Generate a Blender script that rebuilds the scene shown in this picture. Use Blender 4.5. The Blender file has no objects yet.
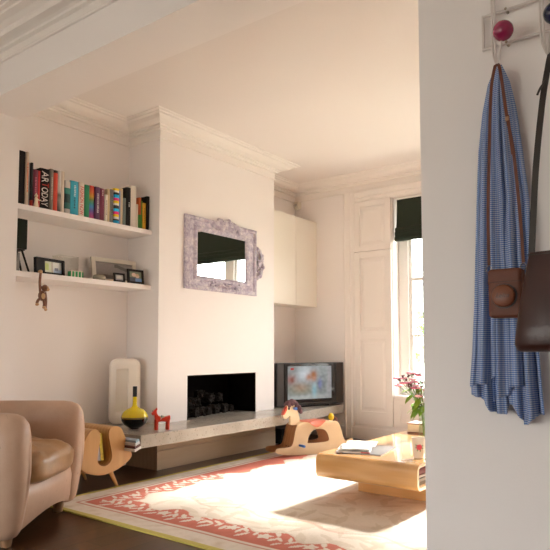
import bpy, math, random
from mathutils import Vector, Matrix
from mathutils import noise as mn
random.seed(7)
PI = math.pi
sc = bpy.context.scene
COL = sc.collection
sin, cos = math.sin, math.cos

# ------------------------------------------------------------------ mesh helper
class MB:
    def __init__(s): s.v = []; s.f = []; s.uv = {}
    def box(s, a, b):
        i = len(s.v)
        x0, y0, z0 = a; x1, y1, z1 = b
        s.v += [(x0,y0,z0),(x1,y0,z0),(x1,y1,z0),(x0,y1,z0),(x0,y0,z1),(x1,y0,z1),(x1,y1,z1),(x0,y1,z1)]
        s.f += [tuple(i+k for k in q) for q in ((3,2,1,0),(4,5,6,7),(0,1,5,4),(1,2,6,5),(2,3,7,6),(3,0,4,7))]
        return s
    def prism(s, pts, vec):
        n = len(pts); i = len(s.v); vec = Vector(vec)
        s.v += [tuple(p) for p in pts] + [tuple(Vector(p)+vec) for p in pts]
        s.f.append(tuple(i+k for k in reversed(range(n)))); s.f.append(tuple(i+n+k for k in range(n)))
        for k in range(n):
            m = (k+1) % n
            s.f.append((i+k, i+m, i+n+m, i+n+k))
        return s
    def rings(s, rings, closed=True, cap0=True, cap1=True):
        n = len(rings[0]); i = len(s.v)
        for r in rings: s.v += [tuple(p) for p in r]
        for a in range(len(rings)-1):
            for k in range(n if closed else n-1):
                m = (k+1) % n
                s.f.append((i+a*n+k, i+a*n+m, i+(a+1)*n+m, i+(a+1)*n+k))
        if cap0: s.f.append(tuple(i+k for k in reversed(range(n))))
        if cap1: s.f.append(tuple(i+(len(rings)-1)*n+k for k in range(n)))
        return s
    def tube(s, pts, r, seg=8, flat=None, up=None):
        pts = [Vector(p) for p in pts]; n = len(pts); R = []
        rr = r if isinstance(r, (list, tuple)) else [r]*n
        prev = None
        for k, p in enumerate(pts):
            t = (pts[min(k+1, n-1)]-pts[max(k-1, 0)]).normalized()
            if prev is None:
                a = Vector(up) if up else (Vector((0,0,1)) if abs(t.z) < .9 else Vector((1,0,0)))
            else: a = prev
            x = (a - t*a.dot(t)).normalized(); prev = x; y = t.cross(x)
            fl = flat if flat else 1
            R.append([p + x*(rr[k]*cos(2*PI*j/seg)) + y*(rr[k]*fl*sin(2*PI*j/seg)) for j in range(seg)])
        return s.rings(R)
    def lathe(s, prof, c=(0,0,0), seg=32):
        c = Vector(c)
        R = [[c+Vector((r*cos(2*PI*j/seg), r*sin(2*PI*j/seg), z)) for j in range(seg)] for r, z in prof]
        return s.rings(R, True, prof[0][0] > 1e-5 or True, True)
    def ball(s, c, rad, seg=16, rng=10, M=None):
        c = Vector(c); R = []
        rad = rad if isinstance(rad, (tuple, list)) else (rad,)*3
        for a in range(1, rng):
            th = PI*a/rng
            ring = []
            for j in range(seg):
                p = Vector((rad[0]*sin(th)*cos(2*PI*j/seg), rad[1]*sin(th)*sin(2*PI*j/seg), -rad[2]*cos(th)))
                ring.append(c+(M @ p if M else p))
            R.append(ring)
        i0 = len(s.v)
        s.rings(R, True, False, False)
        p0 = Vector((0,0,-rad[2])); p1 = Vector((0,0,rad[2]))
        a = len(s.v); s.v += [tuple(c+(M@p0 if M else p0)), tuple(c+(M@p1 if M else p1))]
        for j in range(seg):
            m = (j+1) % seg
            s.f.append((a, i0+m, i0+j)); l = i0+(rng-2)*seg
            s.f.append((a+1, l+j, l+m))
        return s
    def grid(s, fn, nu, nv, closeu=False):
        i = len(s.v)
        for b in range(nv+1):
            for a in range(nu if closeu else nu+1):
                s.v.append(tuple(fn(a/nu, b/nv))); s.uv[len(s.v)-1] = (a/nu, b/nv)
        w = nu if closeu else nu+1
        for b in range(nv):
            for a in range(nu):
                m = (a+1) % w
                s.f.append((i+b*w+a, i+b*w+m, i+(b+1)*w+m, i+(b+1)*w+a))
        return s
    def build(s, name, mat, parent=None, smooth=None, bevel=0, bseg=2, sub=0, solid=0, kind=None, fix=True):
        me = bpy.data.meshes.new(name)
        me.from_pydata([tuple(v) for v in s.v], [], s.f)
        if fix:
            import bmesh
            bm = bmesh.new(); bm.from_mesh(me); bmesh.ops.recalc_face_normals(bm, faces=bm.faces); bm.to_mesh(me); bm.free()
        me.materials.append(mat)
        if s.uv:
            uvl = me.uv_layers.new(name='UVMap')
            for l in me.loops:
                uvl.data[l.index].uv = s.uv.get(l.vertex_index, (0, 0))
        o = bpy.data.objects.new(name, me); COL.objects.link(o)
        if parent: o.parent = parent
        if smooth is not None:
            for p in me.polygons: p.use_smooth = True
            me.set_sharp_from_angle(angle=math.radians(smooth))
        if solid:
            m = o.modifiers.new('s', 'SOLIDIFY'); m.thickness = solid; m.offset = 0
        if bevel:
            m = o.modifiers.new('b', 'BEVEL'); m.width = bevel; m.segments = bseg; m.limit_method = 'ANGLE'; m.angle_limit = math.radians(40)
        if sub:
            m = o.modifiers.new('u', 'SUBSURF'); m.levels = sub; m.render_levels = sub
        if kind: o['kind'] = kind
        return o

def B(a, b): return MB().box(a, b)
def tag(o, label, cat, group=None, kind=None):
    o['label'] = label; o['category'] = cat
    if group: o['group'] = group
    if kind: o['kind'] = kind
    return o
def thing(name, label, cat, loc=(0,0,0), rz=0, group=None):
    o = bpy.data.objects.new(name, None); COL.objects.link(o)
    o.empty_display_size = .05
    o.location = loc; o.rotation_euler = (0, 0, rz)
    return tag(o, label, cat, group)
def struct(name, mb, mat, **k):
    o = mb.build(name, mat, **k); o['kind'] = 'structure'; return o
def lerp(a, b, t): return a+(b-a)*t
def smoothpath(pts, n=8):
    """Catmull-Rom through the points"""
    P = [Vector(p) for p in pts]; out = []
    for i in range(len(P)-1):
        p0 = P[max(i-1,0)]; p1 = P[i]; p2 = P[i+1]; p3 = P[min(i+2, len(P)-1)]
        for k in range(n):
            t = k/n
            out.append(.5*((2*p1)+(p2-p0)*t+(2*p0-5*p1+4*p2-p3)*t*t+(3*p1-p0-3*p2+p3)*t**3))
    out.append(P[-1]); return out
def closedsmooth(pts, n=6):
    P = [Vector(p) for p in pts]; N = len(P); out = []
    for i in range(N):
        p0 = P[i-1]; p1 = P[i]; p2 = P[(i+1) % N]; p3 = P[(i+2) % N]
        for k in range(n):
            t = k/n
            out.append(.5*((2*p1)+(p2-p0)*t+(2*p0-5*p1+4*p2-p3)*t*t+(3*p1-p0-3*p2+p3)*t**3))
    return out

# ------------------------------------------------------------------ materials
def newmat(name):
    m = bpy.data.materials.new(name); m.use_nodes = True
    nt = m.node_tree; b = nt.nodes['Principled BSDF']
    return m, nt, b
def rgb(c): return (c[0], c[1], c[2], 1)
def mixc(nt, fac, a, b):
    n = nt.nodes.new('ShaderNodeMix'); n.data_type = 'RGBA'
    if hasattr(fac, 'links') or not isinstance(fac, (int, float)): nt.links.new(fac, n.inputs[0])
    else: n.inputs[0].default_value = fac
    for i, c in ((6, a), (7, b)):
        if isinstance(c, (tuple, list)): n.inputs[i].default_value = rgb(c)
        else: nt.links.new(c, n.inputs[i])
    return n.outputs[2]
def coord(nt, kind='Object', scale=(1,1,1), rot=(0,0,0)):
    t = nt.nodes.new('ShaderNodeTexCoord'); mp = nt.nodes.new('ShaderNodeMapping')
    mp.inputs['Scale'].default_value = scale; mp.inputs['Rotation'].default_value = rot
    nt.links.new(t.outputs[kind], mp.inputs['Vector']); return mp.outputs[0]
def noise(nt, vec, scale=5, detail=3, rough=.5, dist=0):
    n = nt.nodes.new('ShaderNodeTexNoise'); n.inputs['Scale'].default_value = scale
    n.inputs['Detail'].default_value = detail; n.inputs['Roughness'].default_value = rough; n.inputs['Distortion'].default_value = dist
    nt.links.new(vec, n.inputs['Vector']); return n.outputs['Fac']
def ramp(nt, fac, stops):
    n = nt.nodes.new('ShaderNodeValToRGB'); e = n.color_ramp.elements
    while len(e) < len(stops): e.new(.5)
    for k, (p, c) in enumerate(stops):
        e[k].position = p; e[k].color = rgb(c) if len(c) == 3 else c
    nt.links.new(fac, n.inputs[0]); return n.outputs[0]
def bump(nt, b, h, strength=.2, dist=.01):
    n = nt.nodes.new('ShaderNodeBump'); n.inputs['Strength'].default_value = strength; n.inputs['Distance'].default_value = dist
    nt.links.new(h, n.inputs['Height']); nt.links.new(n.outputs[0], b.inputs['Normal'])
def P(name, c, rough=.5, metal=0, var=.08, scale=6, bmp=0, bscale=60, coat=0, spec=.5):
    m, nt, b = newmat(name)
    v = coord(nt)
    d = tuple(max(0, x*(1-var)) for x in c); l = tuple(min(1, x*(1+var)) for x in c)
    nt.links.new(mixc(nt, noise(nt, v, scale), d, l), b.inputs['Base Color'])
    b.inputs['Roughness'].default_value = rough; b.inputs['Metallic'].default_value = metal
    b.inputs['Coat Weight'].default_value = coat; b.inputs['Specular IOR Level'].default_value = spec
    if bmp: bump(nt, b, noise(nt, v, bscale, 4), bmp)
    return m
def wood(name, dark, light, scale=(1,1,1), rough=.35, grain=14, coat=0):
    m, nt, b = newmat(name)
    v = coord(nt, scale=scale)
    w = nt.nodes.new('ShaderNodeTexWave'); w.wave_type = 'BANDS'; w.bands_direction = 'Y'
    w.inputs['Scale'].default_value = grain; w.inputs['Distortion'].default_value = 5; w.inputs['Detail'].default_value = 3
    w.inputs['Detail Scale'].default_value = 1.2
    nt.links.new(v, w.inputs['Vector'])
    n = noise(nt, v, 30, 5)
    f = nt.nodes.new('ShaderNodeMath'); f.operation = 'MULTIPLY_ADD'
    nt.links.new(w.outputs['Fac'], f.inputs[0]); f.inputs[1].default_value = .5
    h = nt.nodes.new('ShaderNodeMath'); h.operation = 'MULTIPLY'; nt.links.new(n, h.inputs[0]); h.inputs[1].default_value = .5
    nt.links.new(h.outputs[0], f.inputs[2])
    nt.links.new(mixc(nt, f.outputs[0], dark, light), b.inputs['Base Color'])
    b.inputs['Roughness'].default_value = rough; b.inputs['Coat Weight'].default_value = coat
    return m

WALL = P('wall_paint', (.84,.795,.775), .75, var=.012, scale=3, bmp=.04, bscale=140)
CEIL = P('ceiling_paint', (.79,.74,.715), .8, var=.01, scale=2)
TRIM = P('trim_gloss', (.83,.785,.75), .45, var=.015, scale=4)
CABM = P('cabinet_lacquer', (.82,.78,.70), .4, var=.01)
WHITE = P('white_paint', (.82,.82,.80), .45, var=.02)
BLACK = P('black_plastic', (.010,.009,.009), .4, var=.2, spec=.2)
GLOSSBLK = P('black_gloss', (.006,.006,.007), .08, var=.1)

def floor_mat():
    m, nt, b = newmat('floor_boards')
    v = coord(nt, rot=(0,0,0))
    br = nt.nodes.new('ShaderNodeTexBrick'); br.offset = .37
    br.inputs['Scale'].default_value = 1; br.inputs['Brick Width'].default_value = 1.9; br.inputs['Row Height'].default_value = .13
    br.inputs['Mortar Size'].default_value = .0025; br.inputs['Mortar Smooth'].default_value = .3
    br.inputs['Color1'].default_value = (.085,.038,.016,1); br.inputs['Color2'].default_value = (.054,.024,.010,1); br.inputs['Mortar'].default_value = (.008,.005,.003,1)
    nt.links.new(v, br.inputs['Vector'])
    g = noise(nt, coord(nt, scale=(2,22,1)), 6, 6, .6, 1)
    c = mixc(nt, g, (.3,.28,.26), (1.5,1.45,1.4))
    n = nt.nodes.new('ShaderNodeMix'); n.data_type = 'RGBA'; n.blend_type = 'MULTIPLY'; n.inputs[0].default_value = .8
    nt.links.new(br.outputs['Color'], n.inputs[6]); nt.links.new(c, n.inputs[7])
    nt.links.new(n.outputs[2], b.inputs['Base Color'])
    b.inputs['Roughness'].default_value = .3; b.inputs['Specular IOR Level'].default_value = .3
    bump(nt, b, br.outputs['Fac'], -.3, .004)
    return m
FLOOR = floor_mat()

def concrete_mat():
    m, nt, b = newmat('polished_concrete'); v = coord(nt)
    a = noise(nt, v, 3.5, 6, .6); s = noise(nt, v, 95, 2)
    c = ramp(nt, a, [(.25, (.30,.265,.225)), (.55, (.40,.36,.31)), (.8, (.47,.43,.38))])
    c2 = mixc(nt, ramp(nt, s, [(.0,(1,1,1)), (.32,(1,1,1)), (.36,(0,0,0)), (1,(0,0,0))]), c, (.17,.15,.13))
    nt.links.new(c2, b.inputs['Base Color']); b.inputs['Roughness'].default_value = .22
    return m
CONC = concrete_mat()

def leather_mat(name, a, b_, rough=.42, sc_=1, bm=.12, coat=0):
    m, nt, b = newmat(name); v = coord(nt)
    n = noise(nt, v, 4*sc_, 5, .6)
    c = ramp(nt, n, [(.25, a), (.75, b_)])
    blot = noise(nt, v, 26*sc_, 2)
    c2 = mixc(nt, ramp(nt, blot, [(0,(1,1,1)), (.24,(.4,.4,.4)), (.3,(0,0,0)), (1,(0,0,0))]), c, tuple(x*.45 for x in a))
    nt.links.new(c2, b.inputs['Base Color']); b.inputs['Roughness'].default_value = rough; b.inputs['Coat Weight'].default_value = coat
    b.inputs['Coat Roughness'].default_value = .25
    h = nt.nodes.new('ShaderNodeTexVoronoi'); h.inputs['Scale'].default_value = 160*sc_; nt.links.new(v, h.inputs['Vector'])
    bump(nt, b, h.outputs['Distance'], bm, .003)
    return m
TAN = leather_mat('tan_leather', (.42,.265,.18), (.55,.37,.265), .42)
SEATL = leather_mat('worn_seat_leather', (.27,.14,.06), (.45,.27,.13), .28, 1.6, .15, .15)
BROWNL = leather_mat('brown_leather', (.10,.024,.008), (.14,.035,.012), .6, 3, .12)
CAPL = leather_mat('lens_cap_leather', (.155,.042,.014), (.19,.055,.02), .38, 3, .1)
DARKL = leather_mat('dark_brown_leather', (.026,.006,.004), (.042,.011,.007), .36, 2, .1, 0)
STRAPD = leather_mat('strap_leather', (.02,.014,.011), (.032,.024,.019), .55, 4, .1)
PLY = wood('bent_plywood', (.47,.245,.08), (.61,.355,.135), (1,1,.15), .4, 9, .1)
TABW = wood('honey_plywood', (.50,.255,.085), (.66,.375,.15), (.6,.12,1.4), .2, 8, 1.0)
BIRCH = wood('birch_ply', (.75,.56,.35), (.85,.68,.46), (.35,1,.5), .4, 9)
DARKWOOD = wood('dark_wood', (.30,.13,.05), (.42,.2,.085), (.35,1,.5), .45, 9)  # darker brown than the birch; far rocker panel and chest board
PLINTH = wood('pale_board', (.42,.31,.2), (.50,.385,.265), (.12,1,1.2), .5, 7)
MONKW = wood('monkey_teak', (.10,.032,.012), (.21,.075,.028), (1,1,1), .4, 22)
LIMBA = wood('monkey_limba', (.45,.26,.12), (.55,.33,.16), (1,1,1), .45, 20)

def glass_mat(name, tint=(1,1,1), gloss=.08):
    m = bpy.data.materials.new(name); m.use_nodes = True; nt = m.node_tree; nt.nodes.clear()
    o = nt.nodes.new('ShaderNodeOutputMaterial'); t = nt.nodes.new('ShaderNodeBsdfTransparent'); g = nt.nodes.new('ShaderNodeBsdfGlossy')
    t.inputs[0].default_value = rgb(tint); g.inputs['Roughness'].default_value = .03
    lw = nt.nodes.new('ShaderNodeLayerWeight'); lw.inputs[0].default_value = .5
    pw = nt.nodes.new('ShaderNodeMath'); pw.operation = 'POWER'; nt.links.new(lw.outputs['Facing'], pw.inputs[0]); pw.inputs[1].default_value = 4
    f = nt.nodes.new('ShaderNodeMath'); f.operation = 'MULTIPLY_ADD'; nt.links.new(pw.outputs[0], f.inputs[0]); f.inputs[1].default_value = .6; f.inputs[2].default_value = .04
    x = nt.nodes.new('ShaderNodeMixShader')
    nt.links.new(f.outputs[0], x.inputs[0]); nt.links.new(t.outputs[0], x.inputs[1]); nt.links.new(g.outputs[0], x.inputs[2])
    nt.links.new(x.outputs[0], o.inputs[0]); return m
PANE = glass_mat('window_glass', (.97,.99,.98))
ACRYL = glass_mat('clear_acrylic', (.95,.96,.95))
VASEG = glass_mat('vase_glass', (.9,.95,.92))

def attr_mat(name, rough=.8, emit=0, bm=0):
    m, nt, b = newmat(name)
    a = nt.nodes.new('ShaderNodeAttribute'); a.attribute_name = 'Col'
    v = coord(nt); n = noise(nt, v, 60, 3)
    mx = nt.nodes.new('ShaderNodeMix'); mx.data_type = 'RGBA'; mx.blend_type = 'MULTIPLY'; mx.inputs[0].default_value = .25
    nt.links.new(a.outputs['Color'], mx.inputs[6])
    nt.links.new(mixc(nt, n, (.6,.6,.6), (1.3,1.3,1.3)), mx.inputs[7])
    if emit:
        nt.links.new(a.outputs['Color'], b.inputs['Emission Color']); b.inputs['Emission Strength'].default_value = emit
        b.inputs['Base Color'].default_value = (.01,.01,.01,1); b.inputs['Specular IOR Level'].default_value = .25
    else:
        nt.links.new(mx.outputs[2], b.inputs['Base Color'])
    b.inputs['Roughness'].default_value = rough
    if bm: bump(nt, b, noise(nt, v, 250, 2), bm, .004)
    return m
def paint(o, fn):
    me = o.data; ca = me.color_attributes.new('Col', 'FLOAT_COLOR', 'POINT')
    buf = []
    for v in me.vertices:
        c = fn(v.co); buf += [c[0], c[1], c[2], 1]
    ca.data.foreach_set('color', buf)

_plain = {}
def C(c, rough=.55, **k):
    key = (tuple(round(x, 4) for x in c), rough)
    if key not in _plain:
        _plain[key] = P('paint_%02d' % len(_plain), c, rough, **k)
    return _plain[key]
_FC = None
def text(body, size, mat, parent, loc, cols, name='title', ext=.0006, sx=1, shear=0, fit=None):
    """raised lettering; cols = world directions of the text's x, y and normal"""
    cu = bpy.data.curves.new(name, 'FONT'); cu.body = body; cu.size = size; cu.extrude = ext; cu.align_x = 'CENTER'; cu.align_y = 'CENTER'; cu.shear = shear
    o = bpy.data.objects.new(name, cu); COL.objects.link(o)
    dg = bpy.context.evaluated_depsgraph_get()
    me = bpy.data.meshes.new_from_object(o.evaluated_get(dg))
    COL.objects.unlink(o); bpy.data.objects.remove(o); bpy.data.curves.remove(cu)
    M = Matrix((cols[0], cols[1], cols[2])).transposed()
    if fit:
        xs = [v.co.x for v in me.vertices]; ys = [v.co.y for v in me.vertices]
        mx, my = (min(xs)+max(xs))/2, (min(ys)+max(ys))/2; kx, ky = fit[0]/(max(xs)-min(xs)), fit[1]/(max(ys)-min(ys))
        for v in me.vertices: v.co.x = (v.co.x-mx)*kx; v.co.y = (v.co.y-my)*ky
    for v in me.vertices: v.co = M @ Vector((v.co.x*sx, v.co.y, v.co.z)) + Vector(loc)
    me.materials.clear(); me.materials.append(mat)
    r = bpy.data.objects.new(name, me); COL.objects.link(r)
    if parent: r.parent = parent
    return r
DOWN = ((0,0,-1), (1,0,0), (0,-1,0))       # reads top to bottom on a face turned to -Y

# ------------------------------------------------------------------ the setting
XP, XN = 1.87, 2.157           # dividing wall: front and back face
YA, YC = 4.06, 3.674           # alcove wall, chimney face
XB = 5.81                      # window wall
CX0, CX1 = 3.334, 4.885        # chimney breast
ZC = 2.845
RX, RY = -2.7, -1.0            # rear wall of the front room, right-hand walls
struct('floor', B((RX-.2, RY-.2, -.1), (XB+.3, YA+.2, 0)), FLOOR)
struct('ceiling', B((RX-.2, RY-.2, ZC), (XB+.3, YA+.2, ZC+.15)), CEIL)
struct('wall_left', B((RX-.2, YA, 0), (XB+.3, YA+.2, ZC)), WALL)
struct('wall_right', B((RX-.2, RY-.2, 0), (XB+.3, RY, ZC)), WALL)
# chimney breast with its opening
FX0, FX1, FZ0, FZ1 = 3.668, 4.593, .362, .735
cb = MB()
cb.box((CX0, YC, 0), (FX0, YA, ZC)); cb.box((FX1, YC, 0), (CX1, YA, ZC)); cb.box((FX0, YC, FZ1), (FX1, YA, ZC)); cb.box((FX0, YC, 0), (FX1, YA, .27))
struct('wall_chimney', cb, WALL)
fb = MB(); t = .012
fb.box((FX0, YC+.004, FZ0), (FX0+t, YA-.02, FZ1)); fb.box((FX1-t, YC+.004, FZ0), (FX1, YA-.02, FZ1))
fb.box((FX0+t, YC+.004, FZ1-t), (FX1-t, YA-.02, FZ1)); fb.box((FX0+t, YA-.03, FZ0), (FX1-t, YA-.005, FZ1-t))
struct('trim_1', fb, P('sooty_lining', (.006,.004,.0035), .95, var=.4, scale=12, spec=.05))
# dividing wall: pier on the right, nib on the left, beam over the opening
dv = MB()
dv.box((XP, RY, 0), (XN, .798, ZC)); struct('wall_pier', dv, WALL)
struct('wall_nib', B((XP, 3.757, 0), (XN, YA, 2.496)), WALL)
struct('wall_beam', B((XP, .798, 2.496), (XN, YA, ZC)), WALL)
# window wall
WY0, WY1, WZ0, WZ1 = .56, 2.805, .48, 2.56
WT = .25
wb = MB()
wb.box((XB, RY, 0), (XB+WT, WY0, ZC)); wb.box((XB, WY1, 0), (XB+WT, YA, ZC))
wb.box((XB, WY0, WZ1), (XB+WT, WY1, ZC)); wb.box((XB, WY0, 0), (XB+WT, WY1, WZ0))
struct('wall_back', wb, WALL)
# rear wall of the front room; unseen low window sized to light the pier
FY0, FY1, GZ0, GZ1 = .8, 3.9, .05, 1.58
rb = MB()
rb.box((RX-.2, RY, 0), (RX, FY0, ZC)); rb.box((RX-.2, FY1, 0), (RX, YA, ZC)); rb.box((RX-.2, FY0, GZ1), (RX, FY1, ZC)); rb.box((RX-.2, FY0, 0), (RX, FY1, GZ0))
struct('wall_rear', rb, WALL)
w2 = MB()
for y in (FY0, 1.8, 2.7, FY1-.08): w2.box((RX-.14, y, GZ0), (RX-.07, y+.08, GZ1))
for z in (GZ0, .92, GZ1-.07): w2.box((RX-.135, FY0+.08, z), (RX-.075, FY1-.08, z+.07))
w = struct('window_2', w2, WHITE, bevel=.004)
B((RX-.11, FY0+.08, GZ0+.07), (RX-.104, FY1-.08, GZ1-.07)).build('glass', PANE, w)

# cornice
def sweep(path, prof, side=1, closed=False):
    """prof: list of (d, z), d away from the wall towards the room; mitred corners"""
    n = len(path); R = []
    for k in range(n):
        p = Vector((path[k][0], path[k][1]))
        dirs = []
        if k > 0 or closed: dirs.append((p-Vector(path[k-1][:2])).normalized())
        if k < n-1 or closed: dirs.append((Vector(path[(k+1) % n][:2])-p).normalized())
        nn = [Vector((-d.y, d.x))*side for d in dirs]
        if len(nn) == 1: m = nn[0]
        else:
            m = nn[0]+nn[1]; m = m/(m.dot(nn[0]))
        R.append([Vector((p.x+m.x*d, p.y+m.y*d, z)) for d, z in prof])
    return MB().rings(R, True)
CP = [(-.005,2.685),(.012,2.685),(.014,2.692),(.012,2.70),(.005,2.704),(.005,2.757),(.03,2.76),(.034,2.772),(.05,2.776),(.052,2.788),(.085,2.792),(.115,2.802),(.135,2.818),(.14,2.824),(.168,2.826),(.172,2.834),(.195,2.838),(.2,2.85),(-.005,2.85)]
pth = [(XN, YA), (CX0, YA), (CX0, YC), (CX1, YC), (CX1, YA), (XB, YA), (XB, RY)]
struct('trim_2', sweep(pth, CP, -1), TRIM)
CP2 = [(-.005,2.695),(.012,2.695),(.016,2.702),(.012,2.71),(.006,2.712),(.008,2.752),(.03,2.756),(.034,2.766),(.05,2.772),(.09,2.776),(.1,2.79),(.102,2.80),(.13,2.818),(.17,2.824),(.176,2.832),(.2,2.836),(.206,2.85),(-.005,2.85)]
struct('trim_3', sweep([(XP, RY), (XP, YA), (RX, YA)], CP2, 1), TRIM)
# skirting
SK = [(-.005,0),(.022,0),(.022,.12),(.016,.135),(.012,.15),(-.005,.15)]
struct('baseboard_back', sweep([(XB, YA-.001), (XB, RY)], SK, -1), TRIM)
struct('baseboard_left', sweep([(CX1, YA), (XB, YA)], SK, -1), TRIM)
struct('baseboard_alcove', sweep([(XN, YA), (CX0, YA)], SK, -1), TRIM)
# architrave round shutters and window
ar = MB()
AP = [(0,0),(.13,0),(.13,.03),(.115,.035),(.105,.028),(.06,.024),(.05,.03),(.035,.018),(.012,.016),(0,.008)]
# left jamb: profile across Y from inner edge 3.255 outwards to 3.385, thickness towards -X
ar.prism([(XB-b-.001, 3.255+a, .0) for a, b in AP], (0,0,2.69))
ar.prism([(XB-b-.001, WY0, 2.565+a*.95) for a, b in AP], (0,3.255-WY0,0))
struct('trim_4', ar, TRIM, bevel=.002)
# apron panel under the window and sill
ap = MB(); ap.box((XB-.012, WY0, .15), (XB-.001, WY1, .44))
for y0, y1 in ((2.36,2.74),(1.2,2.16),(.64,1.02)):
    for (a, b) in (((XB-.02,y0,.20),(XB-.012,y1,.212)),((XB-.02,y0,.388),(XB-.012,y1,.40)),((XB-.02,y0,.212),(XB-.012,y0+.012,.388)),((XB-.02,y1-.012,.212),(XB-.012,y1,.388))): ap.box(a, b)
struct('trim_5', ap, TRIM)
struct('trim_6', B((XB-.035, WY0+.002, .445), (XB+.15, WY1-.002, .479)), TRIM, bevel=.006)

# the three-light sash window
wn = MB(); XG = 5.97
def vbar(y0, y1, x0=XG-.02, x1=XG+.06, z0=WZ0, z1=WZ1): wn.box((x0, y0, z0), (x1, y1, z1))
vbar(2.70, WY1); vbar(2.06, 2.20); vbar(1.16, 1.30); vbar(WY0, .66)
for y0, y1 in ((2.20,2.70),(1.30,2.06),(.66,1.16)):
    wn.box((XG, y0, WZ0), (XG+.05, y1, WZ0+.08)); wn.box((XG, y0, WZ1-.06), (XG+.05, y1, WZ1))
    wn.box((XG+.005, y0, WZ0+.08), (XG+.045, y0+.035, WZ1-.06)); wn.box((XG+.005, y1-.035, WZ0+.08), (XG+.045, y1, WZ1-.06))
    wn.box((XG, y0+.035, 1.68), (XG+.05, y1-.035, 1.715)); wn.box((XG+.01, y0+.035, 1.085), (XG+.04, y1-.035, 1.112))
win = struct('window_1', wn, WHITE, bevel=.004)
for y0, y1 in ((2.20,2.70),(1.30,2.06),(.66,1.16)):
    B((XG+.022, y0+.03, WZ0+.07), (XG+.027, y1-.03, WZ1-.05)).build('pane', PANE, win)

# ------------------------------------------------------------------ window shutters (folded back on the wall)
def shutter(z0, z1, panels, label):
    y0, y1 = 2.815, 3.252
    T = thing('window_shutter', label, 'shutter', (XB-.002, 0, z0), group='panelled shutter leaves beside the window')
    h = z1-z0; x0, x1 = -.026, 0
    fr = MB(); st = .065
    fr.box((x0, y0, 0), (x1, y0+st, h)); fr.box((x0, y1-st, 0), (x1, y1, h))
    zs = [0]
    cuts = [(a-z0, b-z0) for a, b in panels]
    prev = 0
    for a, b in cuts:
        fr.box((x0, y0+st, prev), (x1, y1-st, a)); prev = b
    fr.box((x0, y0+st, prev), (x1, y1-st, h))
    fr.build('leaf_frame', TRIM, T, bevel=.003)
    for a, b in cuts:
        m = MB(); Y0, Y1 = y0+st, y1-st
        m.box((x0+.014, Y0+.001, a+.001), (x1, Y1-.001, b-.001))
        # sloping raised field
        q = .045
        m.prism([(x0+.014, Y0+.02, a+.02), (x0+.014, Y1-.02, a+.02), (x0+.014, Y1-.02, b-.02), (x0+.014, Y0+.02, b-.02)], (-.0005,0,0))
        m.rings([[(x0+.0135, Y0+.02, a+.02), (x0+.0135, Y1-.02, a+.02), (x0+.0135, Y1-.02, b-.02), (x0+.0135, Y0+.02, b-.02)],
                 [(x0+.005, Y0+q, a+q), (x0+.005, Y1-q, a+q), (x0+.005, Y1-q, b-q), (x0+.005, Y0+q, b-q)]])
        m.build('panel', TRIM, T)
    return T
shutter(2.016, 2.56, [(2.075, 2.50)], 'short upper cream shutter leaf with one panel, left of the green blind')
shutter(.155, 2.008, [(.30, 1.06), (1.15, 1.94)], 'tall lower cream shutter leaf with two panels, beside the bright window')

# ------------------------------------------------------------------ roman blind
T = thing('roman_blind', 'dark green folded fabric blind hanging in the top of the window', 'blind', (XB+.05, 0, 0))
GREEN = P('blind_cloth', (.014,.022,.012), .9, var=.2, scale=90, bmp=.3, bscale=220)
bl = MB()
prof = [(.0,2.545),(-.005,2.40),(-.012,2.30),(-.02,2.24),(-.045,2.232),(-.055,2.22),(-.05,2.19),(-.062,2.185),(-.066,2.165),(-.058,2.14),(-.068,2.13),(-.07,2.11),(-.06,2.09),(-.03,2.088),(-.01,2.10),(.012,2.14),(.016,2.3),(.014,2.545)]
YB0, YB1 = .60, 2.775
bl.rings([[(x, lerp(YB0, YB1, k/24), z + .004*sin(k*2.1)*(z < 2.3)) for x, z in prof] for k in range(25)])
bl.build('blind_cloth', GREEN, T, smooth=50)
B((-.01, YB0, 2.54), (.025, YB1, 2.558)).build('head_rail', WHITE, T)

# ------------------------------------------------------------------ outside
struct('ground', B((XB+.3, -9, -.6), (30, 14, -.5)), P('garden_ground', (.35,.36,.3), .9, var=.3))
LEAF = P('hedge_leaf', (.16,.30,.07), .7, var=.6, scale=9)
def bush(cx, cy, r, h, label, n=900):
    T = thing('garden_bush', label, 'bush', (cx, cy, -.5), group='bushes in the garden')
    MB().tube([(0,0,0), (.03,.02,h*.4), (0,0,h*.7)], [.06,.05,.02]).build('trunk', C((.12,.08,.05)), T)
    m = MB(); rnd = random.Random(int(cx*100+cy*10))
    for _ in range(n):
        th = rnd.uniform(0, 2*PI); ph = math.acos(rnd.uniform(-.7, 1)); rr = r*rnd.uniform(.7, 1.05)
        p = Vector((rr*sin(ph)*cos(th), rr*sin(ph)*sin(th), h*.55+h*.45*cos(ph)))
        s = rnd.uniform(.05, .1); a = Vector((rnd.gauss(0,1), rnd.gauss(0,1), rnd.gauss(0,1))).normalized(); b = a.orthogonal().normalized()
        i = len(m.v); m.v += [tuple(p-a*s), tuple(p+b*s*.5), tuple(p+a*s), tuple(p-b*s*.5)]; m.f.append((i, i+1, i+2, i+3))
    m.build('foliage', LEAF, T, fix=False)
bush(11.0, 5.05, .85, 2.25, 'round leafy garden bush seen through the left window pane')
bush(11.6, 2.9, .9, 1.7, 'lower leafy bush behind the sash, right of the round bush')
gw = B((13.4, -6, -.5), (13.6, 11, 1.05)); gw.build('wall_garden', P('garden_brick', (.38,.27,.2), .9, var=.3, scale=25), kind='structure')
T = thing('garden_shed', 'pale green low garden shed outside the window', 'shed', (8.9, 4.0, -.5))
B((-.4,-.7,0), (.4,.7,1.0)).build('shed_wall', P('shed_green', (.42,.56,.48), .6), T)
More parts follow.
